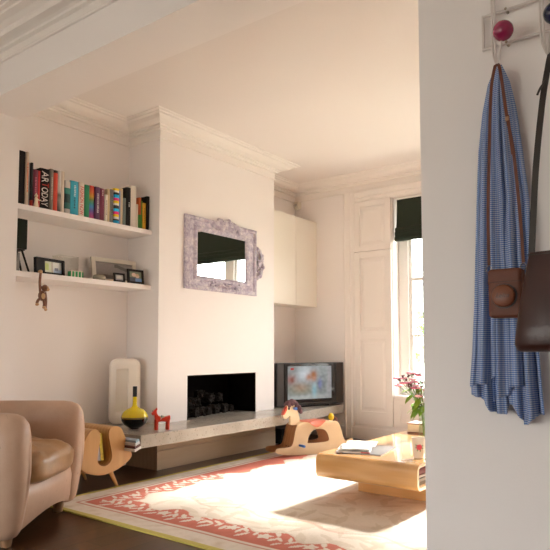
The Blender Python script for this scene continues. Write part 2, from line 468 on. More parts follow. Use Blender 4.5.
MB().prism([(-.48,-.78,1.0),(.48,-.78,1.0),(.48,-.78,1.05),(0,-.78,1.25),(-.48,-.78,1.05)], (0,1.56,0)).build('roof', P('shed_roof', (.62,.72,.64), .6), T)

# ------------------------------------------------------------------ wall cabinet
T = thing('wall_cabinet', 'cream handleless wall cabinet hung right of the chimney breast', 'cabinet', (0,0,1.44))
cx0, cx1, cyf = CX1+.004, XB-.004, 3.752
B((cx0, cyf+.022, 0), (cx1, YA-.002, .968)).build('body', CABM, T, bevel=.002)
for a, b in ((cx0, 5.386), (5.39, cx1)):
    B((a, cyf, -.004), (b, cyf+.02, .972)).build('door', CABM, T, bevel=.002)
# motion sensor in the corner
T = thing('alarm_sensor', 'small white alarm sensor high in the corner above the cabinet', 'sensor', (XB-.0005, 4.0, 2.60))
MB().rings([[(-.05,-.035,0),(0,-.03,-.0),(0,.03,0),(-.05,.035,0)],[(-.075,-.03,.03),(0,-.035,.02),(0,.035,.02),(-.075,.03,.03)],[(-.06,-.035,.085),(0,-.035,.085),(0,.035,.085),(-.06,.035,.085)]]).build('housing', P('sensor_white', (.72,.66,.56), .5), T, bevel=.006)
MB().ball((-.068,0,.04), (.012,.02,.018)).build('lens', P('sensor_lens', (.5,.46,.4), .3), T, smooth=60)

# ------------------------------------------------------------------ hearth
pl = MB()
pl.box((3.322, 3.655, 0), (CX1-.002, YC-.001, .150)); pl.box((3.322, 3.656, .153), (CX1-.002, YC-.001, .2715)); pl.box((3.322, YC-.001, 0), (CX0-.001, YA-.03, .2715))
struct('trim_7', pl, PLINTH, bevel=.0015)
hs = MB().prism([(2.82,3.268,.272),(4.75,3.268,.272),(XB-.03,3.40,.272),(XB-.03,4.055,.272),(2.82,4.055,.272)], (0,0,.09))
tag(hs.build('hearth_slab', CONC, bevel=.003), 'long grey polished concrete hearth slab running below the fireplace and television', 'hearth')

# coals
COALM = P('fire_coal', (.026,.021,.018), .95, var=.9, scale=34, bmp=1, bscale=40, spec=.08)
coals = [(3.738,3.80,0,.064,'long flat coal block at the left end of the bottom row'),
 (3.86,3.79,0,.07,'squared coal block, second along the front of the bottom row'),
 (3.97,3.81,0,.062,'chipped coal block, third along the front of the bottom row'),
 (4.07,3.83,0,.062,'coal block at the gap in the middle of the bottom row'),
 (4.20,3.86,0,.07,'coal block just right of the gap in the bottom row'),
 (4.33,3.87,0,.068,'rough coal block near the right end of the bottom row'),
 (4.44,3.88,0,.055,'small coal block at the far right end of the bottom row'),
 (3.87,3.89,.085,.07,'coal lump stacked on the left half of the pile'),
 (3.99,3.9,.08,.065,'coal lump resting on top beside the tallest piece'),
 (4.04,3.89,.155,.055,'topmost pointed coal lump on the left half of the pile'),
 (4.20,3.93,.1,.068,'coal lump stacked just right of the gap'),
 (4.33,3.93,.1,.066,'coal lump stacked near the right end of the pile'),
 (3.75,3.93,0,.075,'coal block at the back left of the firebox')]
for x, y, z, r, lab in coals:
    rnd = random.Random(int(x*1000)); m = MB()
    ang = rnd.uniform(-.4, .4)
    def cf(p):
        q = Vector((p.x*cos(ang)-p.y*sin(ang), p.x*sin(ang)+p.y*cos(ang), p.z)); return q
    m2 = MB().box((-r*.74,-r*.62,0), (r*.74,r*.62,r*1.18))
    o = m2.build('fire_coal', COALM); o.location = (x, y, .3625+z); o.rotation_euler = (rnd.uniform(-.04,.04)*(z > 0), rnd.uniform(-.06,.06)*(z > 0), ang)
    s = o.modifiers.new('a', 'SUBSURF'); s.subdivision_type = 'SIMPLE'; s.levels = s.render_levels = 4
    tex = bpy.data.textures.new('coal_noise', 'CLOUDS'); tex.noise_scale = .028
    d = o.modifiers.new('d', 'DISPLACE'); d.texture = tex; d.strength = .042; d.mid_level = .62
    d.texture_coords = 'GLOBAL'
    tag(o, lab, 'coal', 'coals in the fireplace')

# ------------------------------------------------------------------ mirror
T = thing('wall_mirror', 'ornate distressed lavender framed mirror on the chimney breast', 'mirror', (0, YC-.001, 0))
def mirror_paint():
    m, nt, b = newmat('lavender_distressed'); v = coord(nt)
    n = noise(nt, v, 22, 6, .7); n2 = noise(nt, coord(nt, scale=(1,1,1)), 60, 4)
    c = ramp(nt, n, [(.32, (.30,.26,.36)), (.48, (.48,.43,.52)), (.62, (.66,.61,.64)), (.74, (.78,.74,.72))])
    nt.links.new(mixc(nt, ramp(nt, n2, [(.0,(1,1,1)), (.36,(.6,.6,.6)), (.42,(0,0,0)), (1,(0,0,0))]), c, (.36,.31,.42)), b.inputs['Base Color'])
    b.inputs['Roughness'].default_value = .7
    bump(nt, b, n2, .4, .006); return m
LAV = mirror_paint()
ox0, ox1, oz0, oz1 = 3.61, 4.575, 1.472, 2.108
ix0, ix1, iz0, iz1 = 3.77, 4.415, 1.595, 1.986
prof = [(0,0),(0,-.022),(.12,-.03),(.18,-.026),(.25,-.03),(.3,-.018),(.62,-.016),(.68,-.026),(.78,-.03),(.88,-.024),(.95,-.014),(1,-.008),(1,0)]
fr = MB(); R = []
for cxx, czz in ((0,0),(1,0),(1,1),(0,1),(0,0)):
    R.append([(lerp((ox0,ox1)[cxx], (ix0,ix1)[cxx], t_), y, lerp((oz0,oz1)[czz], (iz0,iz1)[czz], t_)) for t_, y in prof])
fr.rings(R, True, False, False)
fr.build('frame', LAV, T, smooth=35)
def crest(c, half, hgt, axis, openwork):
    m = MB(); cx, cz = c
    def pt(u, h, y): return (cx+u, y, cz+h) if axis == 'z' else (cx+h, y, cz-u)
    for k in range(17):
        a = PI*k/16; r = .8+.2*abs(sin(a*4.5)); u = -half*cos(a); h = hgt*sin(a)**.8
        m.ball(pt(u*.97, h*r, -.02), .016+.006*(k % 2), 8, 6)
    for sg in (-1, 1):
        m.tube(smoothpath([pt(sg*half, 0, -.018), pt(sg*half*.75, hgt*.55, -.022), pt(sg*half*.35, hgt*.75, -.024), pt(sg*half*.2, hgt*.4, -.024), pt(sg*half*.45, hgt*.25, -.022), pt(sg*half*.55, hgt*.45, -.022)], 6), .009, 6)
    m.tube(smoothpath([pt(-half, -.005, -.016)] + [pt(-half*cos(PI*k/10), hgt*.86*sin(PI*k/10)**.8, -.018) for k in range(1, 10)] + [pt(half, -.005, -.016)], 3), .008, 6)
    m.ball(pt(0, hgt*.55, -.022), (.035,.014,.03) if axis == 'z' else (.03,.014,.035), 10, 6)
    if not openwork:
        for k in range(30):
            rnd = random.Random(k); u = rnd.uniform(-.9, .9); h = rnd.uniform(0, .9)*math.sqrt(1-u*u)
            m.ball(pt(u*half, h*hgt, -.018), rnd.uniform(.01,.018), 7, 5)
    return m
crest((4.13, 2.03), .185, .105, 'z', False).build('top_crest', LAV, T, smooth=60)
crest((4.55, 1.79), .15, .125, 'x', True).build('side_crest', LAV, T, smooth=60)
m = MB()
for k in range(26):
    rnd = random.Random(100+k); m.ball((4.13+rnd.uniform(-.2,.2), -.026, 1.53+rnd.uniform(-.035,.035)), rnd.uniform(.008,.015), 7, 5)
m.tube(smoothpath([(3.92,-.024,1.525),(4.03,-.026,1.545),(4.13,-.027,1.52),(4.23,-.026,1.545),(4.34,-.024,1.525)],5), .012, 6); m.build('bottom_carving', LAV, T, smooth=60)
gm, nt, b = newmat('silvered_glass'); b.inputs['Metallic'].default_value = 1; b.inputs['Roughness'].default_value = .01
nt.links.new(mixc(nt, noise(nt, coord(nt), 2), (.90,.91,.90), (.93,.94,.93)), b.inputs['Base Color'])
B((ix0-.01, -.007, iz0-.01), (ix1+.01, -.003, iz1+.01)).build('mirror_glass', gm, T)

# ------------------------------------------------------------------ alcove shelves
for nm, z0, z1, lab in (('u', 1.893, 1.930, 'upper cream alcove shelf carrying the row of books'), ('l', 1.440, 1.478, 'lower cream alcove shelf carrying the picture frames')):
    tag(B((XN+.001, 3.762, z0), (CX0-.001, YA-.001, z1)).build('alcove_shelf', WALL, bevel=.002), lab, 'shelf')

# ------------------------------------------------------------------ books on the upper shelf
PAGES = P('paper_pages', (.72,.66,.55), .9, var=.1, scale=80)
SZ = 1.9303
def split_mat(name, stops, axis='Z', h=.28, const=True):
    m, nt, b = newmat(name); t_ = nt.nodes.new('ShaderNodeTexCoord'); s = nt.nodes.new('ShaderNodeSeparateXYZ')
    nt.links.new(t_.outputs['Object'], s.inputs[0])
    d = nt.nodes.new('ShaderNodeMath'); d.operation = 'DIVIDE'; nt.links.new(s.outputs[axis], d.inputs[0]); d.inputs[1].default_value = h
    n = nt.nodes.new('ShaderNodeValToRGB'); e = n.color_ramp.elements
    n.color_ramp.interpolation = 'CONSTANT' if const else 'LINEAR'
    while len(e) < len(stops): e.new(.5)
    for k, (p, c) in enumerate(stops): e[k].position = p; e[k].color = rgb(c)
    nt.links.new(d.outputs[0], n.inputs[0]); nt.links.new(n.outputs[0], b.inputs['Base Color']); b.inputs['Roughness'].default_value = .5
    return m
def cmyk_mat(h):
    st = [(0,(.02,.02,.02)),(.03,(0,.42,.75)),(.10,(.02,.02,.02)),(.14,(.75,.7,.65)),(.2,(.85,.62,.0)),(.27,(.75,.02,.22)),(.35,(0,.42,.75)),(.43,(.02,.02,.02)),(.52,(.75,.7,.65)),(.58,(.85,.62,.0)),(.65,(.75,.02,.22)),(.73,(0,.42,.75)),(.82,(.02,.02,.02)),(.88,(.75,.7,.65)),(.93,(.85,.62,0))]
    return split_mat('colour_bar_spine', st, 'Z', h)
def rainbow_mat(h):
    return split_mat('rainbow_spine', [(0,(.45,.02,.14)),(.12,(.4,.05,.2)),(.25,(.12,.08,.35)),(.38,(.03,.22,.5)),(.48,(.03,.25,.2)),(.58,(.12,.2,.04)),(.68,(.55,.28,.02)),(.8,(.6,.12,.02)),(1,(.55,.03,.03))], 'Z', h, False)
def marks(n, mat, T, x0, x1, z0, z1, y, seed):
    """rows of tiny unreadable spine print"""
    rnd = random.Random(seed); m = MB(); z = z1
    while z > z0:
        l = rnd.uniform(.004, .012); m.box((x0+rnd.uniform(0,.15)*(x1-x0), y-.0006, z-l), (x1-rnd.uniform(0,.15)*(x1-x0), y, z)); z -= l+rnd.uniform(.002, .006)
    return m.build('spine_print', mat, T)
DKc = (.014,.012,.012)
# x0, x1, top z, colour or material, label, extra
BK = [
 (2.178,2.229,2.304,DKc,'tall black hardback at the left end of the upper shelf',None),
 (2.230,2.2505,2.303,(.62,.50,.40),'tall slim white book with orange lettering beside the tall black hardback',('marks',(.7,.16,.03))),
 (2.2515,2.268,2.235,(.30,.30,.33),'thin grey booklet right of the white and orange book',None),
 (2.269,2.285,2.238,DKc,'thin black booklet with a red foot beside the thin grey booklet','redfoot'),
 (2.286,2.322,2.196,(.16,.03,.055),'plum red book standing behind the small white figurine',('marks',(.45,.1,.15))),
 (2.323,2.342,2.196,(.55,.03,.035),'slim bright red book between the plum book and the thick black one',None),
 (2.343,2.415,2.222,DKc,'thick black book with big white ART TODAY lettering','art'),
 (2.416,2.443,2.231,(.20,.165,.135),'grey brown book right of the thick ART TODAY book',('marks',(.4,.35,.3))),
 (2.444,2.476,2.228,(.60,.055,.025),'vermilion red book with a black spine tip','redblack'),
 (2.477,2.507,2.233,None,'grey and white photographic spine right of the vermilion book','photo'),
 (2.508,2.534,2.236,(.66,.58,.48),'cream book leaning beside the grey photographic spine',None),
 (2.540,2.583,2.177,None,'white book with a dark teal picture on its spine','teal'),
 (2.586,2.652,2.186,(.035,.37,.52),'wide sky blue book with white and dark spine lettering','blue'),
 (2.655,2.700,2.190,(.72,.65,.55),'off white book with red FASHION NOW lettering','fashion'),
 (2.702,2.744,2.180,(.012,.20,.09),'plain deep green book right of the red lettered one',None),
 (2.746,2.796,2.187,None,'rainbow spined book right of the deep green one','rainbow'),
 (2.799,2.842,2.187,(.10,.03,.09),'dark purple book right of the rainbow spined one',('marks',(.5,.45,.5))),
 (2.845,2.884,2.185,(.20,.035,.07),'maroon book with a white mark near its top','maroon'),
 (2.886,2.911,2.143,(.68,.62,.54),'short white book right of the maroon book',('marks',(.3,.28,.25))),
 (2.913,2.937,2.196,(.60,.47,.28),'slim tan book leaning right of the short white book',None),
 (2.941,2.976,2.200,(.23,.22,.21),'mid grey book left of the colour-barred black spine',('marks',(.1,.1,.1))),
 (2.978,3.020,2.214,None,'black book with cyan, magenta and yellow squares down its spine','cmyk'),
 (3.022,3.043,2.206,(.13,.21,.45),'slim blue book right of the colour-barred black spine',None),
 (3.045,3.066,2.226,(.66,.52,.34),'slim cream book right of the slim blue one',None),
 (3.069,3.095,2.155,(.17,.20,.19),'short grey teal book before the black one with white dots',None),
 (3.098,3.138,2.247,DKc,'tall black book with a few white marks, left of the thick white one','dots'),
 (3.142,3.200,2.272,(.70,.64,.56),'thick plain white book, the tallest on the right half of the shelf',None),
 (3.203,3.219,2.130,(.70,.62,.52),'short thin white booklet right of the thick plain white book',None),
 (3.221,3.243,2.188,None,'book with an orange top and green foot, left of the green spine','orgreen'),
 (3.2445,3.263,2.166,(.10,.30,.03),'slim leaf green book between the orange and yellow spines',('marks',(.05,.15,.02))),
 (3.265,3.299,2.153,(.68,.36,.02),'yellow ochre book near the right end of the upper shelf',('marks',(.3,.14,.01))),
 (3.3005,3.328,2.214,DKc,'short black book at the right end of the upper shelf',None),
]
lean = {}
for k, (x0, x1, zt, c, lab, ex) in enumerate(BK):
    h = zt-SZ; w_ = x1-x0
    yf = 3.80 + random.Random(k).uniform(-.008, .008)
    dep = .19 if h > .25 else .16
    T = thing('book', lab, 'book', (x0, yf, SZ), group='books on the upper shelf')
    if ex == 'cmyk': mat = cmyk_mat(h)
    elif ex == 'rainbow': mat = rainbow_mat(h)
    elif ex == 'teal': mat = split_mat('teal_picture_spine', [(0,(.5,.47,.43)),(.16,(.02,.12,.11)),(.34,(.012,.05,.05)),(.6,(.03,.2,.17)),(.78,(.55,.52,.48)),(1,(.6,.57,.53))], 'Z', h)
    elif ex == 'photo': mat = split_mat('grey_photo_spine', [(0,(.05,.045,.04)),(.28,(.22,.2,.18)),(.42,(.09,.08,.07)),(.5,(.42,.40,.38)),(.66,(.55,.52,.49)),(1,(.58,.55,.52))], 'Z', h, False)
    elif ex == 'orgreen': mat = split_mat('orange_green_spine', [(0,(.04,.2,.02)),(.45,(.5,.1,.02))], 'Z', h)
    elif ex == 'redfoot': mat = split_mat('black_red_spine', [(0,(.5,.04,.02)),(.15,DKc)], 'Z', h)
    elif ex == 'redblack': mat = split_mat('red_black_spine', [(0,(.6,.055,.025)),(.93,DKc)], 'Z', h)
    else: mat = C(c, .5, var=.1, spec=.15 if c is DKc else .4)
    cv = min(.003, w_*.12)
    m = MB()
    n = 6; pr = []
    for q in range(n+1):
        u = q/n; pr.append((w_*u, -.005*sin(PI*u)))
    pr += [(w_, dep), (w_-cv, dep), (w_-cv, cv), (cv, cv), (cv, dep), (0, dep)]
    m.prism([(x, y, 0) for x, y in pr], (0,0,h))
    m.build('cover', mat, T, smooth=40)
    B((cv, cv, .003), (w_-cv, dep-.006, h-.004)).build('pages', PAGES, T)
    yl = -.0052
    if isinstance(ex, tuple): marks(0, C(ex[1]), T, w_*.3, w_*.7, h*.25, h*.8, yl, k)
    elif ex == 'art':
        W = C((.75,.70,.66)); Rr = C((.6,.05,.03))
        text('AR', .08, W, T, (w_*.5, yl-.0004, h*.795), DOWN, fit=(.078, .052))
        text('T', .08, Rr, T, (w_*.56, yl-.0004, h*.60), DOWN, fit=(.030, .050))
        text('ODAY', .08, W, T, (w_*.5, yl-.0004, h*.31), DOWN, fit=(.132, .050))
    elif ex == 'fashion':
        text('FASHION NOW', .038, C((.62,.02,.02)), T, (w_*.5, yl-.0004, h*.47), DOWN, fit=(.21, .031))
    elif ex == 'blue':
        marks(0, C((.6,.7,.72)), T, w_*.38, w_*.62, h*.56, h*.88, yl, 3); marks(0, C((.02,.1,.14)), T, w_*.38, w_*.6, h*.22, h*.52, yl, 4)
    elif ex == 'maroon': marks(0, C((.6,.5,.5)), T, w_*.35, w_*.65, h*.8, h*.95, yl, 6)
    elif ex == 'dots': marks(0, C((.6,.58,.55)), T, w_*.4, w_*.65, h*.5, h*.62, yl, 8)
    if k in lean: T.rotation_euler = (0, lean[k], 0)
# figurine
T = thing('figurine', 'tiny cream figurine standing before the plum book', 'figurine', (2.300, 3.776, SZ))
CRM = P('cream_ceramic', (.72,.60,.44), .4)
MB().lathe([(.016,0),(.017,.01),(.013,.03),(.011,.045),(.013,.058),(.008,.066),(.0005,.068)], seg=14).build('body', CRM, T, smooth=50)
m = MB().ball((0,0,.078), .012, 10, 8); m.tube([(.01,0,.055), (.022,-.004,.05), (.034,-.004,.053)], .0045, 6); m.tube([(0,0,.088), (.002,0,.1)], [.006,.001], 6)
m.build('head', CRM, T, smooth=60)

# ------------------------------------------------------------------ lower shelf
LZ = 1.4783
T = thing('speaker', 'tall dark green box speaker on a black splayed stand, left end of lower shelf', 'speaker', (2.222, 3.86, LZ))
B((-.035,-.06,.155), (.035,.06,.36)).build('cabinet', P('speaker_green', (.010,.014,.007), .35, var=.3, spec=.2), T, bevel=.004)
m = MB()
m.tube([(.012,-.03,.155), (.062,-.045,0)], .0075, 6); m.tube([(.012,.03,.155), (.062,.045,0)], .0075, 6)
m.tube([(-.02,-.03,.155), (-.045,-.045,0)], .0075, 6); m.tube([(-.02,.03,.155), (-.045,.045,0)], .0075, 6)
m.box((-.03,-.04,.148), (.03,.04,.156)); m.build('stand', BLACK, T)
B((-.048,-.03,0), (.0,.02,.13)).build('base_block', P('grey_block', (.26,.25,.24), .5), T)

def photo_fn(kind):
    def f(u, v):
        n = random.random()*.03
        if kind == 'bright':
            c = (.75,.78,.74)
            if u < .5: c = (.72,.76,.6)
            if .08 < u < .3 and .2 < v < .8: c = (.62,.72,.25)
            if .55 < u and v < .35: c = (.45,.6,.8)
            if .6 < u < .8 and .25 < v < .5: c = (.2,.22,.3)
            if .44 < u < .52: c = (.55,.5,.42)
        elif kind == 'land':
            c = (.20+.1*v, .17+.09*v, .16+.09*v)
            if abs(v-.75+.1*sin(u*9)) < .1 and u > .5: c = (.13,.11,.1)
            if v < .2+.08*sin(u*6): c = (.12,.1,.09)
        elif kind == 'face':
            c = (.35,.33,.31)
            if (u-.5)**2+(v-.5)**2 < .12: c = (.55,.5,.46)
            if v < .3: c = (.3,.28,.3)
        else:
            c = (.16,.19,.12)
            if (u-.38)**2*1.1+(v-.68)**2 < .035: c = (.62,.42,.32)
            if (u-.66)**2*1.1+(v-.55)**2 < .03: c = (.62,.42,.33)
            if (u-.66)**2+(v-.66)**2 < .018: c = (.5,.36,.2)
            if v < .42 and u < .55: c = (.04,.045,.07)
            if v < .34 and u > .48: c = (.14,.25,.5)
        return tuple(x+n for x in c)
    return f
PHOTO = attr_mat('photo_print', .3)
def picture_frame(label, loc, rz, w_, h_, bw, mat, kind, tilt=.14, depth=.018, left_extra=0, mount=None):
    T = thing('picture_frame', label, 'picture frame', loc, rz, 'framed pictures on the lower shelf')
    R_ = Matrix.Rotation(-tilt, 4, 'X')
    def tr(mb):
        mb.v = [tuple(R_ @ Vector(p)) for p in mb.v]; return mb
    f = MB()
    f.box((-w_/2-left_extra,-depth,0), (-w_/2+bw,0,h_)); f.box((w_/2-bw,-depth,0), (w_/2,0,h_))
    f.box((-w_/2+bw,-depth,0), (w_/2-bw,0,bw)); f.box((-w_/2+bw,-depth,h_-bw), (w_/2-bw,0,h_))
    f = tr(f).build('frame', mat, T, bevel=.001)
    fn = photo_fn(kind); x0, x1, z0, z1 = -w_/2+bw, w_/2-bw, bw, h_-bw
    g = MB().grid(lambda u, v: (lerp(x0, x1, u), -depth*.45, lerp(z0, z1, v)), 40, 40)
    pic = g.build('photo', PHOTO, f, fix=False)
    paint(pic, lambda co: fn((co.x-x0)/(x1-x0), (co.z-z0)/(z1-z0)))
    for v in pic.data.vertices: v.co = R_ @ v.co
    tr(B((x0,-.004,z0), (x1,-.0005,z1))).build('back_board', BLACK, T)
    s = MB().tube([(0,-.002+.0*h_, h_*.7), (0, h_*.32, .004)], .004, 5)
    s.v = [tuple((p[0], p[1]+ (h_*.7*sin(tilt) if p[2] > h_*.3 else h_*.1), p[2]*cos(tilt) if p[2] > h_*.3 else p[2])) for p in s.v]
    s.build('strut', BLACK, T)
    return T
BLKW = P('black_frame', (.010,.008,.007), .45, spec=.2)
picture_frame('deep black frame with a bright snapshot, next to the speaker', (2.475,3.845,LZ), .12, .19, .115, .017, BLKW, 'bright', .06, .03, .055)
picture_frame('large cream picture frame holding a dark landscape', (3.105,3.94,LZ), -.10, .41, .205, .034, P('cream_frame', (.72,.66,.56), .5), 'land', .16, .02)
picture_frame('smallest black picture frame, standing before the cream frame', (3.03,3.792,LZ), -.08, .098, .070, .013, BLKW, 'face', .12, .014)
picture_frame('black frame with a photo of two people, right end of lower shelf', (3.19,3.79,LZ), -.05, .155, .115, .017, BLKW, 'couple', .1, .016)
# acrylic box + striped box
T = thing('acrylic_box', 'clear acrylic display box behind the green striped box', 'box', (2.655, 3.945, LZ))
m = MB(); s_ = .004
m.box((-.08,-.05,0), (.08,-.05+s_,.17)); m.box((-.08,.05-s_,0), (.08,.05,.17)); m.box((-.08,-.05+s_,0), (-.08+s_,.05-s_,.17)); m.box((.08-s_,-.05+s_,0), (.08,.05-s_,.17)); m.box((-.08+s_,-.05+s_,0), (.08-s_,.05-s_,s_))
m.build('box_wall', ACRYL, T)
def stripes_mat():
    m, nt, b = newmat('green_white_stripes'); t_ = nt.nodes.new('ShaderNodeTexCoord'); s = nt.nodes.new('ShaderNodeSeparateXYZ'); nt.links.new(t_.outputs['Object'], s.inputs[0])
    q = nt.nodes.new('ShaderNodeMath'); q.operation = 'MULTIPLY'; nt.links.new(s.outputs['X'], q.inputs[0]); q.inputs[1].default_value = 235
    z = nt.nodes.new('ShaderNodeMath'); z.operation = 'SINE'; nt.links.new(q.outputs[0], z.inputs[0])
    nt.links.new(ramp(nt, z.outputs[0], [(.0,(.01,.24,.06)), (.5,(.01,.26,.07)), (.55,(.6,.55,.45)), (1,(.6,.55,.45))]), b.inputs['Base Color']); return m
T = thing('striped_box', 'little green and white striped box on the lower shelf', 'box', (2.645, 3.80, LZ), -.05)
B((-.055,-.02,0), (.05,.02,.042)).build('box', stripes_mat(), T, bevel=.002)
B((-.056,-.021,.042), (.051,.021,.046)).build('lid', C((.6,.54,.42)), T)
T = thing('glass_dish', 'small round greenish glass dish before the cream picture frame', 'dish', (2.862, 3.815, LZ))
MB().lathe([(.03,0),(.044,.006),(.05,.02),(.046,.036),(.034,.042),(.03,.038),(.04,.03),(.042,.016),(.028,.01),(.0005,.009)], seg=28).build('bowl', P('green_grey_glass', (.30,.27,.19), .12, spec=.8), T, smooth=50)

# hanging wooden monkey
T = thing('toy_monkey', 'wooden toy monkey hanging by one arm from the lower shelf', 'toy', (2.335, 3.735, 1.215))
m = MB(); m.ball((0,0,.105), (.026,.022,.036)); m.build('body', MONKW, T, smooth=60)
MB().ball((-.002,-.02,.1), (.014,.008,.02)).build('belly', LIMBA, T, smooth=60)
m = MB(); m.ball((.017,-.006,.156), (.022,.021,.025)); m.ball((-.006,0,.160), (.006,.01,.011), 8, 6); m.build('head', MONKW, T, smooth=60)
m = MB(); m.ball((.032,-.016,.149), (.014,.013,.013)); m.ball((.028,-.022,.163), (.008,.005,.007), 8, 6); m.build('muzzle', LIMBA, T, smooth=60)
m = MB(); m.tube(smoothpath([(-.014,0,.13), (-.018,0,.2), (-.012,.002,.262), (-.008,.006,.268)], 5), [.009]*16, 8); m.build('raised_arm', MONKW, T, smooth=60)
m = MB(); m.tube(smoothpath([(-.012,-.004,.258), (-.010,.0,.272), (-.006,.022,.274), (-.004,.032,.271)], 5), .009, 8); m.build('hand', LIMBA, T, smooth=60)
m = MB(); m.tube(smoothpath([(.022,-.004,.13), (.03,-.004,.08), (.027,-.006,.02)], 5), .008, 8); m.build('lowered_arm', MONKW, T, smooth=60)
MB().ball((.026,-.008,.012), (.011,.011,.011)).build('hand', LIMBA, T, smooth=60)
for sx_, pts in ((-1, [(-.012,-.004,.09), (-.036,-.012,.068), (-.044,-.014,.05)]), (1, [(.008,-.006,.085), (.012,-.012,.05), (.008,-.014,.032)])):
    MB().tube(smoothpath(pts, 5), .0095, 8).build('leg', MONKW, T, smooth=60)
    MB().ball((pts[-1][0]-.002, pts[-1][1]-.006, pts[-1][2]-.008), (.011,.015,.010)).build('foot', LIMBA, T, smooth=60)

# ------------------------------------------------------------------ things on the hearth
# white rounded sculpture
T = thing('sculpture', 'white rounded oblong ceramic piece with recessed slot, leaning on the hearth', 'sculpture', (3.165, 3.87, .3623), -.55)
def rrect(w_, h_, r, n=8, z0=0):
    out = []
    for cx_, cz_, a0 in ((w_/2-r, z0+r, -PI/2), (w_/2-r, z0+h_-r, 0), (-w_/2+r, z0+h_-r, PI/2), (-w_/2+r, z0+r, PI)):
        for k in range(n+1):
            a = a0+PI/2*k/n; out.append((cx_+r*cos(a), cz_+r*sin(a)))
    return out
CER = P('white_ceramic', (.78,.73,.66), .35, var=.02)
R = []
W_, H_ = .242, .52
for ins, y in ((.03,.04),(.008,.035),(0,.01),(0,-.02),(.006,-.036),(.02,-.046),(.045,-.05)):
    R.append([(x, y, z) for x, z in [( (a)*(1-2*ins/W_), ins+b*(1-2*ins/H_)) for a, b in rrect(W_, H_, .062)]])
# recessed slot on the front
slot = [(x-.026, z) for x, z in rrect(.095, .34, .006, 8, .10)]
R.append([(x, -.051, z) for x, z in slot]); R.append([(-.026+(x+.026)*.96, -.022, lerp(.27,z,.98)) for x, z in slot])
MB().rings(R).build('ceramic_body', CER, T, smooth=32)
# carafe
T = thing('decanter', 'round yellow and black glass decanter with black stopper on hearth', 'decanter', (3.03, 3.585, .3622))
YEL = P('yellow_glass', (.72,.58,.002), .1, var=.03, spec=.5, coat=.2); DKG = P('black_glass', (.006,.004,.003), .08, spec=.45, coat=.1)
zz = .095; rb_ = .099
prof_lo = [(.0005,0),(.03,.001)] + [(rb_*cos(a), .083+.08*sin(a)) for a in [lerp(-1.22, .02, k/10) for k in range(11)]] + [(.0005,.085)]
MB().lathe(prof_lo).build('lower_bowl', DKG, T, smooth=60)
prof_hi = [(.0005,.0851), (rb_, .0851)] + [(rb_*cos(a), .083+.078*sin(a)) for a in [lerp(.06, 1.22, k/10) for k in range(11)]] + [(.022,.165),(.017,.18),(.0155,.2),(.0155,.238),(.0005,.239)]
MB().lathe(prof_hi).build('upper_bowl', YEL, T, smooth=50)
MB().lathe([(rb_+.0005,.079),(rb_+.002,.085),(rb_+.0005,.091)]).build('band', P('smoky_band', (.22,.17,.02), .2), T, smooth=50)
MB().lathe([(.0165,.239),(.0165,.312),(.015,.316),(.0005,.316)]).build('stopper', BLACK, T, smooth=40)

# red dala horse
T = thing('painted_horse', 'small red painted wooden horse with patterned saddle on hearth', 'ornament', (3.125, 3.395, .3622), 2.5)
RED = P('red_paint', (.62,.035,.01), .3, var=.1)
def body_mesh(skel, sub=1, seg=10):
    m = MB()
    for pts, rad in skel: m.tube(smoothpath(pts, 4), [lerp(rad[min(int(q/4), len(rad)-1)], rad[min(int(q/4)+1, len(rad)-1)], (q % 4)/4) for q in range(4*(len(pts)-1)+1)], seg)
    return m
# outline of the side, extruded and rounded
def side_solid(poly, width, name, mat, T, sub=2, y0=0, taper=.75):
    cx_ = sum(p[0] for p in poly)/len(poly); cz_ = sum(p[1] for p in poly)/len(poly)
    m = MB(); R = []
    for y, s in ((-width/2, .93), (-width*.36, 1), (width*.36, 1), (width/2, .93)):
        R.append([(p[0] if s == 1 else lerp(cx_, p[0], 1), y+y0, p[1]) for p in poly])
    m.rings(R)
    return m.build(name, mat, T, bevel=min(width*.18, .008), bseg=3, smooth=50)
hb = [(-.058,.098),(-.03,.09),(0,.088),(.022,.095),(.034,.115),(.036,.132),(.03,.142),(.034,.154),(.042,.143),(.052,.136),(.066,.122),(.072,.112),(.066,.102),(.058,.102),(.052,.108),(.05,.098),(.047,.08),(.044,.058),(.03,.055),(0,.058),(-.03,.054),(-.052,.056),(-.06,.075)]
T.scale = (1.06,1.06,1.06); side_solid(hb, .05, 'body', RED, T)
for lx in (.034, -.044):
    for ly in (-.012, .012):
        MB().tube([(lx,ly,.07),(lx+.002,ly,.035),(lx+.003,ly,0)], [.0155,.0125,.0135], 8).build('leg', RED, T, smooth=60)
m = MB(); m.tube(smoothpath([(.012,-.0255,.074),(.004,-.026,.082),(-.008,-.026,.088)],3), .004, 5); m.tube(smoothpath([(.008,.022,.074),(0,.026,.085),(-.008,.026,.088)],3), .004, 5)
m.tube([(-.012,-.027,.09),(-.012,0,.094),(-.012,.027,.09)], .006, 6); m.tube([(.01,-.027,.09),(.01,0,.094),(.01,.027,.09)], .005, 6)
m.build('saddle', C((.62,.6,.5), .4), T, smooth=60)
m = MB(); m.tube([(-.001,-.023,.086),(-.001,0,.095),(-.001,.023,.086)], .005, 6); m.tube([(.04,-.021,.115),(.046,0,.108),(.04,.021,.115)], .003, 6); m.tube([(.055,-.021,.112),(.062,0,.132),(.055,.021,.112)], .0025, 6)
m.build('harness', C((.03,.18,.12), .4), T, smooth=60)

